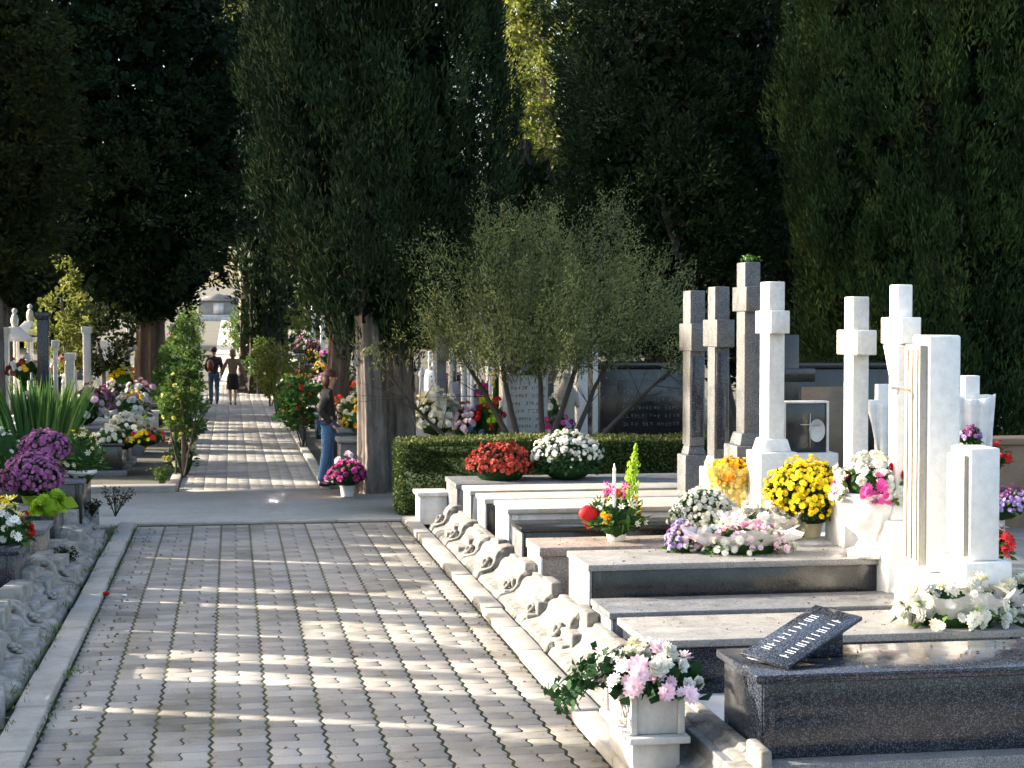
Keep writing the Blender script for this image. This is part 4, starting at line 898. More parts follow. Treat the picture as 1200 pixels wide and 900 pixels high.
b.box(hx0+.05, hx1-.08, hy0+.05, hy1-.05, 0, hz-.2, 0.0); b.prism([(hx0+.05, hz-.2), (6.2, hz-.2), (6.2, hz-.055), (hx0+.05, hz-.055)], hy0+.05, hy1-.05, 'y', 0.0)
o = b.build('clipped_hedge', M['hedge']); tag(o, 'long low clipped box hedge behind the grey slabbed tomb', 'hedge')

# ------------------------------------------------------------------ people
def skin_mesh(verts, edges, rad, sub=2):
    me = bpy.data.meshes.new('tmp'); me.from_pydata([tuple(v) for v in verts], edges, [])
    o = bpy.data.objects.new('tmp', me); COL.objects.link(o)
    s = o.modifiers.new('s', 'SKIN'); s.use_smooth_shade = True
    for i, sv in enumerate(me.skin_vertices[0].data):
        r_ = rad[i]; sv.radius = (r_, r_) if np.ndim(r_) == 0 else r_; sv.use_root = (i == 0)
    u = o.modifiers.new('u', 'SUBSURF'); u.levels = u.render_levels = sub
    dg = bpy.context.evaluated_depsgraph_get(); dg.update()
    ev = bpy.data.meshes.new_from_object(o.evaluated_get(dg)); bpy.data.objects.remove(o)
    V = np.array([v.co[:] for v in ev.vertices]); Fc = [tuple(p.vertices) for p in ev.polygons]; return V, Fc
def graph(chains):
    """chains of ((x,y,z), r); vertices closer than 1 mm are shared"""
    V = []; Rr = []; E = []
    def idx(p, r_):
        for i, q in enumerate(V):
            if sum((a-b)**2 for a, b in zip(p, q)) < 1e-6: return i
        V.append(p); Rr.append(r_); return len(V)-1
    for ch in chains:
        last = None
        for p, r_ in ch:
            i = idx(p, r_)
            if last is not None and last != i: E.append((last, i))
            last = i
    return V, E, Rr
def addskin(mb, chains, sub=2):
    V, Fc = skin_mesh(*graph(chains), sub); mb.add(V, Fc); return mb
def person(label, loc, rz, J, top, bottom, hair, hairlong=False, skirt=False, scale=1.0):
    """local axes: faces +x, left is +y"""
    t = thing('person', label, 'person', loc, rz); t.scale = (scale,)*3
    pel = (0, 0, .95); wai = (J.get('lean', 0)*.3, 0, 1.08); che = (J.get('lean', 0)*.7, 0, 1.27); nb = (J.get('lean', 0), 0, 1.42)
    hd = J.get('head', (J.get('lean', 0)+.02, 0)); nk = (hd[0]-.01, hd[1], 1.49); h1 = (hd[0]+.01, hd[1], 1.56); h2 = (hd[0], hd[1], 1.63); h3 = (hd[0]-.005, hd[1], 1.685)
    ch = [[(pel, .11), (wai, .105), (che, .12), (nb, .07), (nk, .05), (h1, .078), (h2, .088), (h3, .06)]]
    arms = []; legs = []; 
    for s, k in ((1, 'L'), (-1, 'R')):
        sh = (nb[0], s*.165, 1.385); el = J.get('el'+k, (nb[0]-.02, s*.22, 1.12)); wr = J.get('wr'+k, (nb[0]+.05, s*.24, .88))
        arms.append([(che, .12), (sh, .055), (el, .042), (wr, .028)])
        hp = (0, s*.085, .90); kn = J.get('kn'+k, (.02, s*.09, .50)); an = J.get('an'+k, (-.02, s*.09, .09)); toe = (an[0]+.13, an[1]+s*.015, max(.03, an[2]-.055))
        legs.append([(pel, .11), (hp, .085), (kn, .055), (an, .036), (toe, .03)])
    b = MB(); addskin(b, ch+arms+legs)
    for s, a in ((1, arms[0]), (-1, arms[1])):
        w = np.array(a[-1][0]); d = nrm(w-np.array(a[-2][0])); sd = nrm(np.cross(d, [0, 0, 1.0])+1e-6); up = np.cross(d, sd); pc = w+d*.05
        addskin(b, [[(tuple(w), .026), (tuple(pc), (.032, .018)), (tuple(w+d*.085), (.03, .014))]], 1)
        for q in range(4):
            o_ = sd*(q-1.5)*.018; L_ = [.065, .075, .07, .055][q]; p0 = w+d*.08+o_
            addskin(b, [[(tuple(p0), .0095), (tuple(p0+d*L_*.55+up*.008), .009), (tuple(p0+d*L_*.95+up*.022), .007)]], 1)
        addskin(b, [[(tuple(w+d*.03-sd*.02), .011), (tuple(w+d*.06-sd*.045+up*.01), .010), (tuple(w+d*.085-sd*.05+up*.02), .008)]], 1)
    # nose and ears belong to the body surface
    b.ball((h2[0]+.088, h2[1], 1.605), (.018, .011, .02), 8, 6); b.ball((h2[0], h2[1]+.086, 1.61), (.018, .01, .03), 8, 6); b.ball((h2[0], h2[1]-.086, 1.61), (.018, .01, .03), 8, 6)
    b.build('body', M['skin'], t, smooth=True)
    b = MB()
    for s in (1, -1): b.ball((h2[0]+.078, h2[1]+s*.032, 1.63), (.010, .013, .008), 8, 6)
    b.build('eyes', M['eye'], t, smooth=True)
    b = MB(); b.ball((h2[0]-.018, h2[1], 1.66), (.105, .1, .085), 20, 14, .035)
    if hairlong: b.ball((h2[0]-.06, h2[1], 1.57), (.07, .098, .12), 18, 12, .05)
    b.build('hair', M[hair], t, smooth=True)
    b = MB(); 
    low = (0, 0, .86)
    addskin(b, [[(low, .125), (pel, .135), (wai, .13), (che, .15), (nb, .09), ((nk[0]-.01, nk[1], nk[2]-.015), .068)]]+[[(a[0][0], .15), (a[1][0], .078), (a[2][0], .06), (tuple(np.array(a[3][0])*.93+np.array(a[2][0])*.07), .047)] for a in arms])
    b.build('jacket', M[top], t, smooth=True)
    if skirt:
        b = MB(); b.lathe([(.13, .98), (.165, .88), (.18, .7), (.185, .5), (.175, .495), (.12, .6)], (0, 0, 0), 28, 1.05, lobes=7, la=.03); b.build('skirt', M[bottom], t, smooth=True)
    else:
        b = MB(); addskin(b, [[(pel, .13)]+[(l[1][0], .1), (l[2][0], .075), ((l[3][0][0], l[3][0][1], l[3][0][2]-.02), .062)] for l in legs]); b.build('trousers', M[bottom], t, smooth=True)
    for l in legs:
        an = l[3][0]; b = MB(); z0 = an[2]-.055
        addskin(b, [[((an[0]-.03, an[1], z0+.02), .04), ((an[0]+.05, an[1], z0+.015), .04), ((an[0]+.15, l[4][0][1], z0+.008), .034)]]); b.build('shoe', M['shoe'], t, smooth=True)
    return t
mp = GZ(384, 573, 0)
person('person in a black jacket and blue jeans standing beside the big cypress', (mp[0], mp[1], .03), R(-5), dict(head=(.05, 0), elR=(-.10, -.24, 1.13), wrR=(.08, -.20, .93), elL=(-.02, .23, 1.12), wrL=(.14, .18, .96), anL=(.04, .09, .09), anR=(-.10, -.07, .09), knR=(-.02, -.08, .50)), 'black_cloth', 'denim', 'hair_auburn', True)
c1 = GZ(251, 476, 0); c2 = GZ(273, 476, 0)
pa = person('person in dark jacket and jeans walking on the far path, left of the pair', (c1[0], c1[1], .03), R(92), dict(lean=.03, head=(.08, 0), elL=(.0, .25, 1.13), wrL=(.1, .16, 1.0), elR=(-.03, -.24, 1.12), wrR=(.1, -.22, .92), anL=(.22, .08, .09), knL=(.16, .09, .5), anR=(-.2, -.08, .12), knR=(.03, -.09, .5)), 'brown_cloth', 'denim_dark', 'hair_dark', False, scale=.98)
b = MB(); b.ball((0, 0, 0), (.10, .13, .17), 14, 10, .03); bg = b.build('shoulder_bag', M['bag'], None, smooth=True, loc=(c1[0]-.10, c1[1]-.24, 1.20)); tag(bg, 'reddish brown bag carried on the back of the walker in jeans', 'bag')
pb = person('person in tan jacket and black skirt walking on the far path, right of the pair', (c2[0], c2[1]-.2, .03), R(90), dict(elL=(-.02, .28, 1.14), wrL=(.02, .36, .90), elR=(-.02, -.28, 1.14), wrR=(.02, -.36, .90), anL=(.13, .07, .09), knL=(.1, .08, .5), anR=(-.12, -.07, .10), knR=(.0, -.08, .5)), 'tan_cloth', 'skirt', 'hair_fair', True, True, scale=.95)

# ------------------------------------------------------------------ background graves
def far_cross_t(mat):
    t = thing('stone_cross', 'x', 'cross', (0, 0, -60)); b = MB(); b.box(-.09, .09, -.13, .13, .5, 2.3); b.build('shaft', M[mat], t, bevel=.01)
    b = MB(); b.box(-.11, .11, -.33, .33, 1.75, 1.98); b.build('crossbar', M[mat], t, bevel=.01); b = MB(); b.box(-.25, .25, -.35, .35, -.05, .5); b.box(-.17, .17, -.25, .25, .5, .62); b.build('pedestal', M[mat], t, bevel=.012); return t
def far_stele_t(mat):
    t = thing('headstone', 'x', 'headstone', (0, 0, -60)); b = MB(); pr = [(-.35, .4), (.35, .4), (.35, 1.35), (.22, 1.5), (0, 1.57), (-.22, 1.5), (-.35, 1.35)]; b.prism(pr, -.08, .08, 'x'); b.build('slab', M[mat], t, bevel=.015)
    b = MB(); b.box(-.2, .2, -.45, .45, -.05, .4); b.build('base', M[mat], t, bevel=.015)
    b = MB(); b.box(-.03, .03, -.03, .03, 1.56, 1.95); b.box(-.032, .032, -.12, .12, 1.74, 1.80); b.build('finial_cross', M[mat], t); return t
def far_pillar_t(mat):
    t = thing('memorial_pillar', 'x', 'monument', (0, 0, -60)); b = MB(); b.lathe([(.10, .5), (.085, .6), (.075, 1.9), (.10, 1.95), (.12, 2.0), (.12, 2.06), (.05, 2.1), (.09, 2.2), (.06, 2.3), (0, 2.34)], n=16); b.build('column', M[mat], t, smooth=True)
    b = MB(); b.box(-.2, .2, -.2, .2, -.05, .5); b.build('base', M[mat], t, bevel=.015); return t
def far_tomb_t(mat, lid):
    t = thing('tomb', 'x', 'tomb', (0, 0, -60)); b = MB(); b.box(.04, 2.16, .04, .86, -.05, .44); b.build('body', M[mat], t, bevel=.01); b = MB(); b.box(0, 2.2, 0, .9, .44, .5); b.build('lid', M[lid], t, bevel=.01); return t
def far_flowers_t(cols, head=.05):
    t = bouquet('x', (0, 0, -60), .28, .34, cols, head=head, n=44, leafn=70, leafL=.12, leafW=.05, vessel='plastic_white', vr=.1, vh=.1); return t
UP = [('white stone cross', far_cross_t('marble')), ('white headstone', far_stele_t('marble_clean')), ('grey stone cross', far_cross_t('granite_grey')), ('white round memorial pillar', far_pillar_t('marble')), ('pale limestone cross', far_cross_t('limestone')), ('grey headstone', far_stele_t('granite_grey'))]
TB = [('dark tomb', far_tomb_t('granite_dark', 'granite_grey')), ('white tomb', far_tomb_t('marble', 'marble_clean')), ('grey tomb', far_tomb_t('granite_grey', 'granite_pale'))]
FL = [('white and pink flowers', far_flowers_t(['pwhite', 'palepink', 'pwhite'])), ('red and white flowers', far_flowers_t(['red', 'pwhite', 'mred'])), ('yellow and orange flowers', far_flowers_t(['yellow', 'orange', 'lightyellow'])), ('purple and white flowers', far_flowers_t(['purple', 'pwhite', 'magenta'])), ('white flowers', far_flowers_t(['pwhite', 'cream']))]
cnt = {}
def nth(key):
    cnt[key] = cnt.get(key, 0)+1; return ORD[cnt[key]-1] if cnt[key] <= 20 else str(cnt[key])
def row(xa, side, ys, where, xoff=2.1, tall=1.0, fl=2, skip=()):
    for i, y in enumerate(ys):
        z = gz(y); sg = 1 if side > 0 else -1
        tn, tt = TB[random.randrange(3)]; un, uu = UP[random.choice([0, 0, 1, 1, 2, 3, 4, 5])]
        dup(tt, (xa, y, z), 0 if sg > 0 else math.pi, '%s %s from the street, in %s' % (nth(where+tn), tn, where), 'tombs in '+where, random.uniform(.92, 1.05))
        yc = y+.45*sg
        dup(uu, (xa+sg*xoff*random.uniform(.95, 1.1), yc, z), 0 if sg > 0 else math.pi, '%s %s from the street, in %s' % (nth(where+un), un, where), 'upright stones in '+where, random.uniform(.85, 1.1)*tall)
        for q in range(fl):
            fn, ff = FL[random.randrange(5)]
            dup(ff, (xa+sg*(.3+.75*q+random.uniform(0, .3)), yc+random.uniform(-.15, .15), z+.5), random.uniform(0, 6), '%s pot of %s from the street, in %s' % (nth(where+fn), fn, where), 'flowers in '+where, random.uniform(1.0, 1.5))
row(1.75, 1, [28.5, 31, 33.5, 36.5, 40, 43.5, 48, 53, 59, 66, 74, 84], 'right row by far path', fl=3)
row(-1.6, -1, [33.5, 36.5, 39.5, 42.5, 47, 52, 58, 65, 74, 84], 'left row by far path', fl=2, tall=.84)
row(-5.3, -1, [36, 39, 42, 45.5, 49.5, 54, 60, 67], 'second left row', fl=1, tall=.95)
row(-9.0, -1, [46, 50, 55, 62, 70], 'outermost left row', fl=1, tall=1.1)
row(-13.0, -1, [58, 64, 71, 79], 'farthest left row', fl=1, tall=1.2)
row(5.4, 1, [30.5, 33, 36, 39.5, 44, 49, 56], 'second right row', fl=1, tall=.85)
for n_, t_ in UP+TB+FL:
    for ch in list(t_.children):
        for g_ in list(ch.children): bpy.data.objects.remove(g_)
        bpy.data.objects.remove(ch)
    bpy.data.objects.remove(t_)

# graves seen behind the hedge, each on its own
def up_stone(name, label, cat, u0, u1, vtop, Y, mat, zb=0, depth=.3, extra=None, bev=.01):
    a = GY(u0, vtop, Y); c_ = GY(u1, vtop, Y); t = thing(name, label, cat, (a[0], Y, 0)); w = c_[0]-a[0]
    b = MB(); b.box(0, w, 0, depth, .3, a[2]); b.build('slab', M[mat], t, bevel=bev); b = MB(); b.box(-.08, w+.08, -.08, depth+.08, -.05, .3); b.build('base', M[mat], t, bevel=bev); return t, w, a[2]
t, w, h = up_stone('inscribed_headstone', 'grey inscribed headstone with white edge, behind the stems of the feathery shrub', 'headstone', 594, 642, 440, 26.2, 'marble_grey')
b = MB()
for r_ in range(9): glyphs(b, (.07, 0, h-.22-r_*.12), (1, 0, 0), (0, 0, 1), 10, w*.085, .05, .004, word=(random.randint(3, 7),))
b.build('inscription', M['granite_black'], t)
b = MB(); b.box(-.075, -.003, -.03, .33, .3, h+.25); b.build('edge_pillar', M['marble_clean'], t, bevel=.01)
t = bouquet('colourful flowers and wreaths heaped on top of the inscribed headstone', at(620, 445, 26.4), .40, .55, ['palepink', 'lilac', 'pwhite', 'red', 'lightyellow'], ry=.2, head=.055, n=80, leafn=150)
for u0, u1, vt, Y, lab in ((676, 689, 378, 27.0, 'tall white square pillar behind the feathery shrub'), (695, 701, 395, 27.0, 'thin white pillar next to the dark family vault')):
    a = GY(u0, vt, Y); c_ = GY(u1, vt, Y); w = c_[0]-a[0]; t = thing('memorial_pillar', lab, 'monument', (a[0], Y, 0)); b = MB(); b.box(0, w, 0, w, 0.3, a[2]-.12); b.build('shaft', M['marble_clean'], t, bevel=.01); b = MB(); b.box(-.03, w+.03, -.03, w+.03, a[2]-.12, a[2]); b.build('cap', M['marble_clean'], t, bevel=.01); b = MB(); b.box(-.1, w+.1, -.1, w+.1, -.05, .3); b.build('base', M['marble'], t, bevel=.01)
# small statue
p = GY(664, 500, 26.6); t = thing('stone_statue', 'small tan stone figure standing beside the tall white pillar', 'statue', (p[0], 26.6, 0))
b = MB(); addskin(b, [[((0, 0, .75), .16), ((0, 0, 1.1), .13), ((0, 0, 1.35), .14), ((0, 0, 1.5), .06), ((0, 0, 1.58), .075), ((0, 0, 1.66), .07)], [((0, 0, 1.35), .14), ((.15, 0, 1.3), .05), ((.16, -.1, 1.1), .04)], [((0, 0, 1.35), .14), ((-.15, 0, 1.3), .05), ((-.12, -.12, 1.12), .04)]]); b.build('figure', M['limestone'], t, smooth=True)
b = MB(); b.box(-.2, .2, -.2, .2, 0, .7); b.build('pedestal', M['limestone'], t, bevel=.01)
# dark family vault wall
a = GY(703, 432, 28.5); c_ = GY(812, 432, 28.5); t = thing('family_vault', 'dark granite family vault wall with rows of faint white lettering', 'vault', (a[0], 28.5, 0)); w = c_[0]-a[0]; h = a[2]
b = MB(); b.box(0, w, 0, 1.2, 0, h); b.build('wall', M['granite_black'], t, bevel=.01); b = MB(); b.box(-.06, w+.06, -.06, 1.26, h, h+.1); b.build('cornice', M['granite_black'], t, bevel=.01)
b = MB(); b.box(.28, w-.06, -.03, -.001, .35, h-.2); b.build('tablet', M['granite_black'], t, bevel=.006)
b = MB()
for r_ in range(5): glyphs(b, (.40, -.03, h-.42-r_*.14), (1, 0, 0), (0, 0, 1), 15, .067, .055, .004, word=(random.randint(3, 6), random.randint(8, 12)))
glyphs(b, (.40, -.03, .45), (1, 0, 0), (0, 0, 1), 15, .067, .045, .004, word=(5, 9)); b.build('inscription', M['granite_pale'], t)
# aedicule
p = GY(564, 500, 31); t = thing('memorial_canopy', 'white columned canopy with a small figure on top, left of the feathery shrub', 'monument', (p[0], 31, 0)); top = GY(564, 392, 31)[2]
for sx in (-.2, .2):
    for sy in (-.2, .2): b = MB(); b.tube([(sx, sy, .5), (sx, sy, top)], .035, 10); b.build('column', M['marble_clean'], t)
b = MB(); b.box(-.28, .28, -.28, .28, top, top+.1); b.box(-.22, .22, -.22, .22, top+.1, top+.18, taper=(.08, .08)); b.build('roof', M['marble_clean'], t, bevel=.01)
b = MB(); b.ball((0, 0, top+.30), (.07, .07, .12), 12, 8, .05); b.ball((0, 0, top+.46), .05, 10, 8); b.build('finial_figure', M['marble'], t, smooth=True); b = MB(); b.box(-.32, .32, -.32, .32, 0, .5); b.build('base', M['marble'], t, bevel=.01)
# monuments at the far left, each read from the photograph
for u0, u1, vt, Y, mt, lab in ((43, 56, 367, 33.5, 'granite_dark', 'dark slate pillar rising behind the sword leaves at the left'), (97, 105, 384, 36.5, 'marble', 'tall pale pillar right of the small yellow green tree'), (62, 66, 400, 35.5, 'marble', 'very thin pale post beside the dark slate pillar'), (77, 86, 415, 36.0, 'marble', 'short pale pillar under the yellow green tree'), (112, 136, 402, 44, 'marble_clean', 'broad white headstone left of the round conifer trunk'), (200, 205, 380, 52, 'marble_clean', 'slender white pillar right of the round conifer trunk'), (0, 9, 385, 35, 'marble', 'pale stone at the very left edge of the view'), (140, 152, 408, 47, 'marble', 'pale headstone just left of the round conifer trunk')):
    t, w, h = up_stone('headstone', lab, 'headstone', u0, u1, vt, Y, mt)
    b = MB(); b.box(-.03, w+.03, -.03, .33, h-.12, h+.02); b.build('cap', M[mt], t, bevel=.01)
for (u_, Y, vt, lab) in ((18, 36, 400, 'white columned canopy at the far left above white flowers'), (36, 39, 392, 'second white canopy at the far left, partly behind the dark slate pillar')):
    p = GY(u_, 450, Y); top = GY(u_, vt, Y)[2]; t = thing('memorial_canopy', lab, 'monument', (p[0], Y, 0))
    for sx in (-.3, .3):
        for sy in (-.25, .25): b = MB(); b.tube([(sx, sy, .4), (sx, sy, top)], .035, 10); b.build('column', M['marble_clean'], t)
    b = MB(); b.box(-.4, .4, -.33, .33, top, top+.08); b.box(-.3, .3, -.25, .25, top+.08, top+.3, taper=(.2, .18)); b.build('roof', M['marble_clean'], t, bevel=.01)
    b = MB(); b.ball((0, 0, top+.42), (.08, .08, .15), 12, 8, .05); b.ball((0, 0, top+.62), .055, 10, 8); b.build('finial_figure', M['marble'], t, smooth=True); b = MB(); b.box(-.42, .42, -.36, .36, 0, .4); b.build('base', M['marble'], t, bevel=.01)
bouquet('white and orange flowers beside the dark slate pillar at the left', at(30, 440, 34.0), .38, .35, ['pwhite', 'orange', 'pwhite', 'mred'], head=.06, n=60, leafn=90)
bouquet('bright yellow flowers between the yellow green tree and the conifer trunk', at(143, 445, 40.0), .30, .35, ['yellow', 'lightyellow'], head=.055, n=50, leafn=90)
# white pillars row
for i, (u_, vt, Y, ww) in enumerate([(494, 430, 33, .10), (508, 424, 34, .09), (517, 420, 33.5, .09), (530, 408, 32, .16), (543, 418, 32.5, .10)]):
    a = GY(u_, vt, Y); t = thing('memorial_pillar', '%s slim white pillar from the left in the cluster between cypress trunks and canopy' % ORD[i], 'monument', (a[0], Y, 0), 0, 'slim white pillars left of the canopy')
    b = MB(); b.lathe([(ww*.8, .4), (ww*.55, .5), (ww*.5, a[2]-.2), (ww*.7, a[2]-.15), (ww*.7, a[2]-.1), (ww*.3, a[2]-.06), (ww*.4, a[2]-.02), (0, a[2])], n=14); b.build('shaft', M['marble_clean'], t, smooth=True); b = MB(); b.box(-.2, .2, -.2, .2, 0, .4); b.build('base', M['marble'], t, bevel=.01)
b = MB(); b.box(-.2, 1.9, 0, .9, 0, .9); tag(b.build('flower_stand', M['marble'], bevel=.01, loc=(GY(492, 500, 26.5)[0], 26.5, 0)), 'white marble tomb behind the hedge, buried under flowers', 'tomb')
bouquet('big heap of white flowers behind the left end of the hedge', at(511, 512, 26.6, -.1)[:2]+(.80,), .42, .55, ['pwhite', 'cream', 'pwhite'], head=.07, n=150, leafn=90)
bouquet('red, blue and pink flower heap right of the white heap behind the hedge', at(549, 512, 26.4, -.1)[:2]+(.72,), .36, .42, ['red', 'blue', 'palepink', 'mred'], head=.055, n=110, leafn=130)
bouquet('yellow and red flowers beside the white edge of the inscribed headstone', at(573, 500, 26.2)[:2]+(.80,), .24, .50, ['lime', 'red', 'yellow', 'red'], head=.055, n=60, leafn=90)
bouquet('purple flowers at the foot of the feathery shrub', at(655, 505, 25.0)[:2]+(.85,), .25, .25, ['magenta', 'lilac'], head=.05, n=30, leafn=60)
bouquet('red plant climbing beside the canopy', at(582, 450, 27.5)[:2]+(1.1,), .10, .6, ['red', 'lightyellow'], head=.05, n=26, leafn=40)
# dark background monuments behind the cross row
a = GY(925, 392, 21.5); t = thing('stone_cross', 'black granite cross in shade between the white cross row and the cypress', 'cross', (a[0], 21.5, 0)); b = MB(); b.box(-.1, .1, -.1, .1, .4, a[2]); b.build('shaft', M['granite_black'], t, bevel=.01); b = MB(); b.box(-.32, .32, -.11, .11, a[2]-.62, a[2]-.44); b.build('crossbar', M['granite_black'], t, bevel=.01); b = MB(); b.box(-.3, .3, -.3, .3, 0, .4); b.build('base', M['granite_black'], t, bevel=.01)
a = GY(935, 432, 22.5); c_ = GY(1000, 432, 22.5); t = thing('family_vault', 'low dark vault with brown front panel behind the framed black headstone', 'vault', (a[0], 22.5, 0)); w = c_[0]-a[0]
b = MB(); b.box(-.3, w+1.5, 0, .8, 0, a[2]); b.box(-.35, w+1.55, -.05, .85, a[2], a[2]+.08); b.build('wall', M['granite_black'], t, bevel=.01); b = MB(); b.box(.05, w-.1, -.02, -.001, .3, a[2]-.25); b.build('front_panel', M['brick'], t)

# mausoleum closing the far end of the path
p = GY(256, 365, 138); t = thing('mausoleum', 'pale mausoleum closing the far end of the path', 'mausoleum', (p[0], 138, gz(138)))
b = MB(); b.box(-1.6, 1.6, 0, 3, 0, 1.5); b.build('wall', M['granite_pale'], t, bevel=.03); b = MB(); b.box(-1.8, 1.8, -.2, 3.2, 1.5, 1.7); b.prism([(-1.6, 1.702), (1.6, 1.702), (0, 2.1)], -.1, 3.1); b.build('roof', M['granite_pale'], t)
b = MB(); b.box(-.4, .4, -.05, -.01, .5, 1.35); b.build('door', M['marble'], t); b = MB(); b.box(-1.9, 1.9, -1.2, -.06, -.1, .2); b.box(-1.7, 1.7, -.8, -.07, .2, .4); b.build('steps', M['marble_grey'], t, bevel=.02)

# rose bushes along the far path
def bush(label, x, y, h, r, col=None, mat='rose_leaf', stake=False, n=70):
    t = thing('rose_bush', label, 'bush', (x, y, gz(y)), 0, 'rose bushes lining the far path'); b = MB(); crown(b, (0, 0), [(0, r*.5), (.3, r), (.7, r*.85), (1, r*.35)], h*.35, h, n, r*.34, 24, .085, .06, .2, .9, inner=.15, corn=0, lump=.25); b.build('leaves', M[mat], t)
    b = MB()
    for q in range(5):
        st, _ = curve((random.gauss(0, .05), random.gauss(0, .05), 0), (random.gauss(0, .1), random.gauss(0, .1), 1), h*.7, 6); b.tube(st, np.linspace(.02, .008, 7), 6)
    b.build('stem', M['twig'], t)
    if col:
        d = nrm(rng.standard_normal((14, 3))); b = MB(); b.scatter(*T_ROSE, d*[r*.95, r*.95, h*.3]+[0, 0, h*.68], d, .045); b.build('blooms', M[col], t)
    if stake:
        b = MB(); b.tube([(.03, -.03, -.05), (.0, 0, h*.8)], .03, 8); b.build('stake', M['bark_red'], t)
for i, (u_, y, h, r, c_) in enumerate([(222, 27.2, 1.75, .34, 'lightyellow'), (214, 30.5, 1.9, .36, None), (222, 34, 2.1, .4, None), (221, 38, 2.3, .42, 'palepink'), (223, 43, 2.5, .45, None), (226, 49, 2.6, .5, 'pwhite'), (228, 57, 2.7, .5, None), (231, 68, 2.6, .55, None), (233, 82, 2.4, .6, None)]):
    bush('%s green rose bush from the cross street, left edge of the far path' % ORD[i], GY(u_-9, 480, y)[0], y, h, r, c_, 'rose_leaf', i == 0, 62)
for i, (u_, y, h, r, c_, mt) in enumerate([(352, 33, 1.3, .42, 'red', 'green'), (343, 38, 1.3, .4, 'palepink', 'rose_leaf'), (326, 44, 1.6, .5, 'pwhite', 'far_leaf'), (316, 50, 1.9, .5, 'lightyellow', 'far_leaf'), (303, 57, 1.9, .5, 'pwhite', 'rose_leaf'), (283, 70, 2.2, .5, None, 'rose_leaf'), (277, 85, 2.2, .6, None, 'rose_leaf')]):
    bush('%s rose bush from the cross street, right edge of the far path' % ORD[i], GY(u_, 480, y)[0], y, h, r, c_, mt, False, 70)
bush('yellow green rose bush behind the canopy of the sunlit cypress trunk', GY(352, 400, 45)[0], 45, 3.5, .45, None, 'far_leaf', False, 50)
bouquet('pale yellow flowers at the foot of the first left rose bush', at(212, 535, 27.6, 0)[:2]+(.15,), .28, .55, ['lightyellow', 'cream'], head=.05, n=40, leafn=200)

# unseen slabs added off view, spaced so their gaps stripe the path with sun
iv = [(9.3, 10.4), (10.36, 11.35), (11.32, 12.27), (12.34, 12.56), (12.66, 13.52), (14.08, 14.34), (14.66, 15.32), (16.3, 16.72), (16.88, 17.5), (17.9, 18.75), (18.72, 19.58), (19.82, 20.5), (20.47, 21.08), (21.34, 22.2), (22.17, 23.1), (23.07, 24.0), (23.97, 24.9)]
for i, (ya, yb) in enumerate(iv):
    y = (ya+yb)/2; w = yb-ya; x = -4.7-.22*(i % 2); top = random.uniform(2.5, 2.85)
    t = thing('headstone', '%s tall unseen shade slab added by the left graves, from the camera' % ORD[i], 'headstone', (x, y, 0), 0, 'tall shade slabs added by the left graves')
    b = MB(); b.box(-.08, .08, -w/2, w/2, .4, top-.15); b.prism([(-w/2, top-.15), (w/2, top-.15), (w*.2, top), (-w*.2, top)], -.078, .078, 'x'); b.build('slab', M['granite_grey'], t); b = MB(); b.box(-.2, .2, -w/2+.01, w/2-.01, 0, .4); b.build('base', M['granite_grey'], t, bevel=.01)
for i, (y, w, top) in enumerate([(12.31, .12, 1.3), (12.61, .14, 1.3), (13.8, .52, 1.45), (14.5, .3, 1.5), (15.8, .96, 1.95), (16.8, .14, 1.5), (17.7, .38, 1.6), (19.7, .22, 1.7), (21.2, .24, 1.7)]):  # lower added slabs fill the gaps, so the sun stripes start farther right
    t = thing('headstone', '%s low unseen shade slab added by the left graves, from the camera' % ORD[i], 'headstone', (-4.45, y, 0), 0, 'low shade slabs added by the left graves')
    b = MB(); b.box(-.07, .07, -w/2, w/2, .0, top); b.build('slab', M['marble'], t, bevel=.01)
# slim cypresses added outside the view to stripe the far path with shade
for i, (x, y) in enumerate([(-11.5, 33.2), (-12, 48.5), (-12.5, 54)]):
    t = thing('cypress_tree', '%s added unseen slim shade cypress beyond the left graves, counted from the camera' % ORD[i], 'tree', (x, y, 0), 0, 'added shade cypresses beyond the left graves'); trunk(t, [(0, 0, -.1), (0, 0, 2), (0, 0, 6)], [.2, .15, .1], n=14)
    b = MB(); crown(b, (0, 0), [(0, .8), (.2, 1.25), (.6, 1.2), (1, .3)], .6, 9, 200, .5, 34, .3, .12, .6, 1.8, corn=700, coreL=.6, core=.9); b.build('crown', M['conifer'], t)

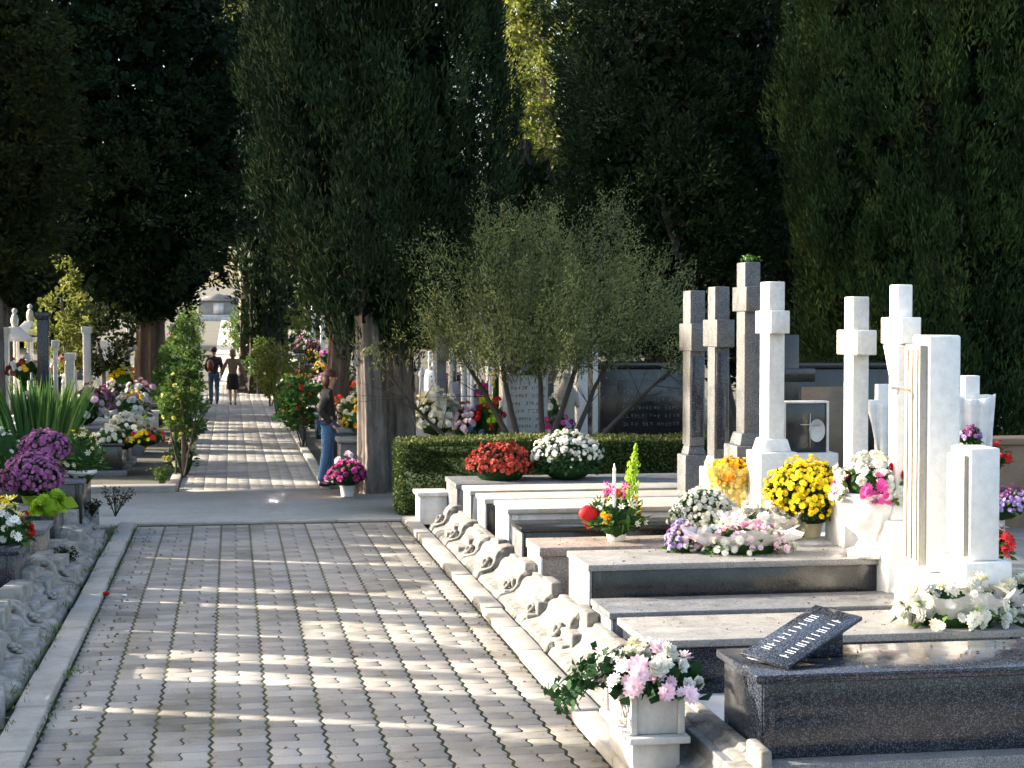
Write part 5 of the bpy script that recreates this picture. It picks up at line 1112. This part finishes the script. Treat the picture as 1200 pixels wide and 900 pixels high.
# ------------------------------------------------------------------ light, sky, camera
EL = R(20); to = Vector((-.928*math.cos(EL), .371*math.cos(EL), math.sin(EL)))
sl = bpy.data.lights.new('Sun', 'SUN'); sl.energy = 4.7; sl.angle = R(.65); sl.color = (1, .90, .76)
so = bpy.data.objects.new('Sun', sl); so.rotation_euler = to.to_track_quat('Z', 'Y').to_euler(); COL.objects.link(so)
wd = bpy.data.worlds.new('World'); scn.world = wd; wd.use_nodes = True; nt = wd.node_tree
sk = nt.nodes.new('ShaderNodeTexSky'); sk.sky_type = 'NISHITA'; sk.sun_disc = False; sk.sun_elevation = EL; sk.dust_density = 4.0; sk.ozone_density = .6; sk.sun_rotation = math.atan2(-.928, .371) % (2*math.pi)
nt.links.new(sk.outputs[0], nt.nodes['Background'].inputs[0]); nt.nodes['Background'].inputs[1].default_value = .15
cd = bpy.data.cameras.new('Camera'); cam = bpy.data.objects.new('Camera', cd); COL.objects.link(cam)
cam.location = (0, 0, CAMZ); cd.sensor_width = 36; cd.lens = 60; cd.clip_end = 2000
cam.rotation_euler = (R(90)-PIT, 0, -YAW)
cd.dof.use_dof = True; cd.dof.focus_distance = 13; cd.dof.aperture_fstop = 9
scn.camera = cam
scn.cycles.caustics_reflective = False; scn.cycles.caustics_refractive = False
scn.view_settings.view_transform = 'Standard'; scn.view_settings.look = 'None'; scn.view_settings.exposure = 2.05; scn.view_settings.gamma = 1

# small details belong to the part that carries them
SUB = {'volute': 'body', 'rosette': 'body', 'corner_post': 'trough', 'upper_lettering': 'slab', 'lower_lettering': 'slab', 'eyes': 'body', 'crossbar': 'shaft', 'inset_panel': 'shaft', 'finial_cross': 'slab', 'carved_letters': 'carved_front', 'oval_portrait': 'carved_front', 'inscription': 'tablet', 'cap': 'shaft', 'end_panel': 'body', 'pilaster': 'body'}
for root in [o for o in scn.objects if o.parent is None and o.children]:
    kids = {}
    for c in root.children: kids.setdefault(c.name.split('.')[0], c)
    for c in list(root.children):
        tgt = kids.get(SUB.get(c.name.split('.')[0], ''))
        if tgt is not None and tgt is not c and tuple(tgt.location) == (0, 0, 0): c.parent = tgt
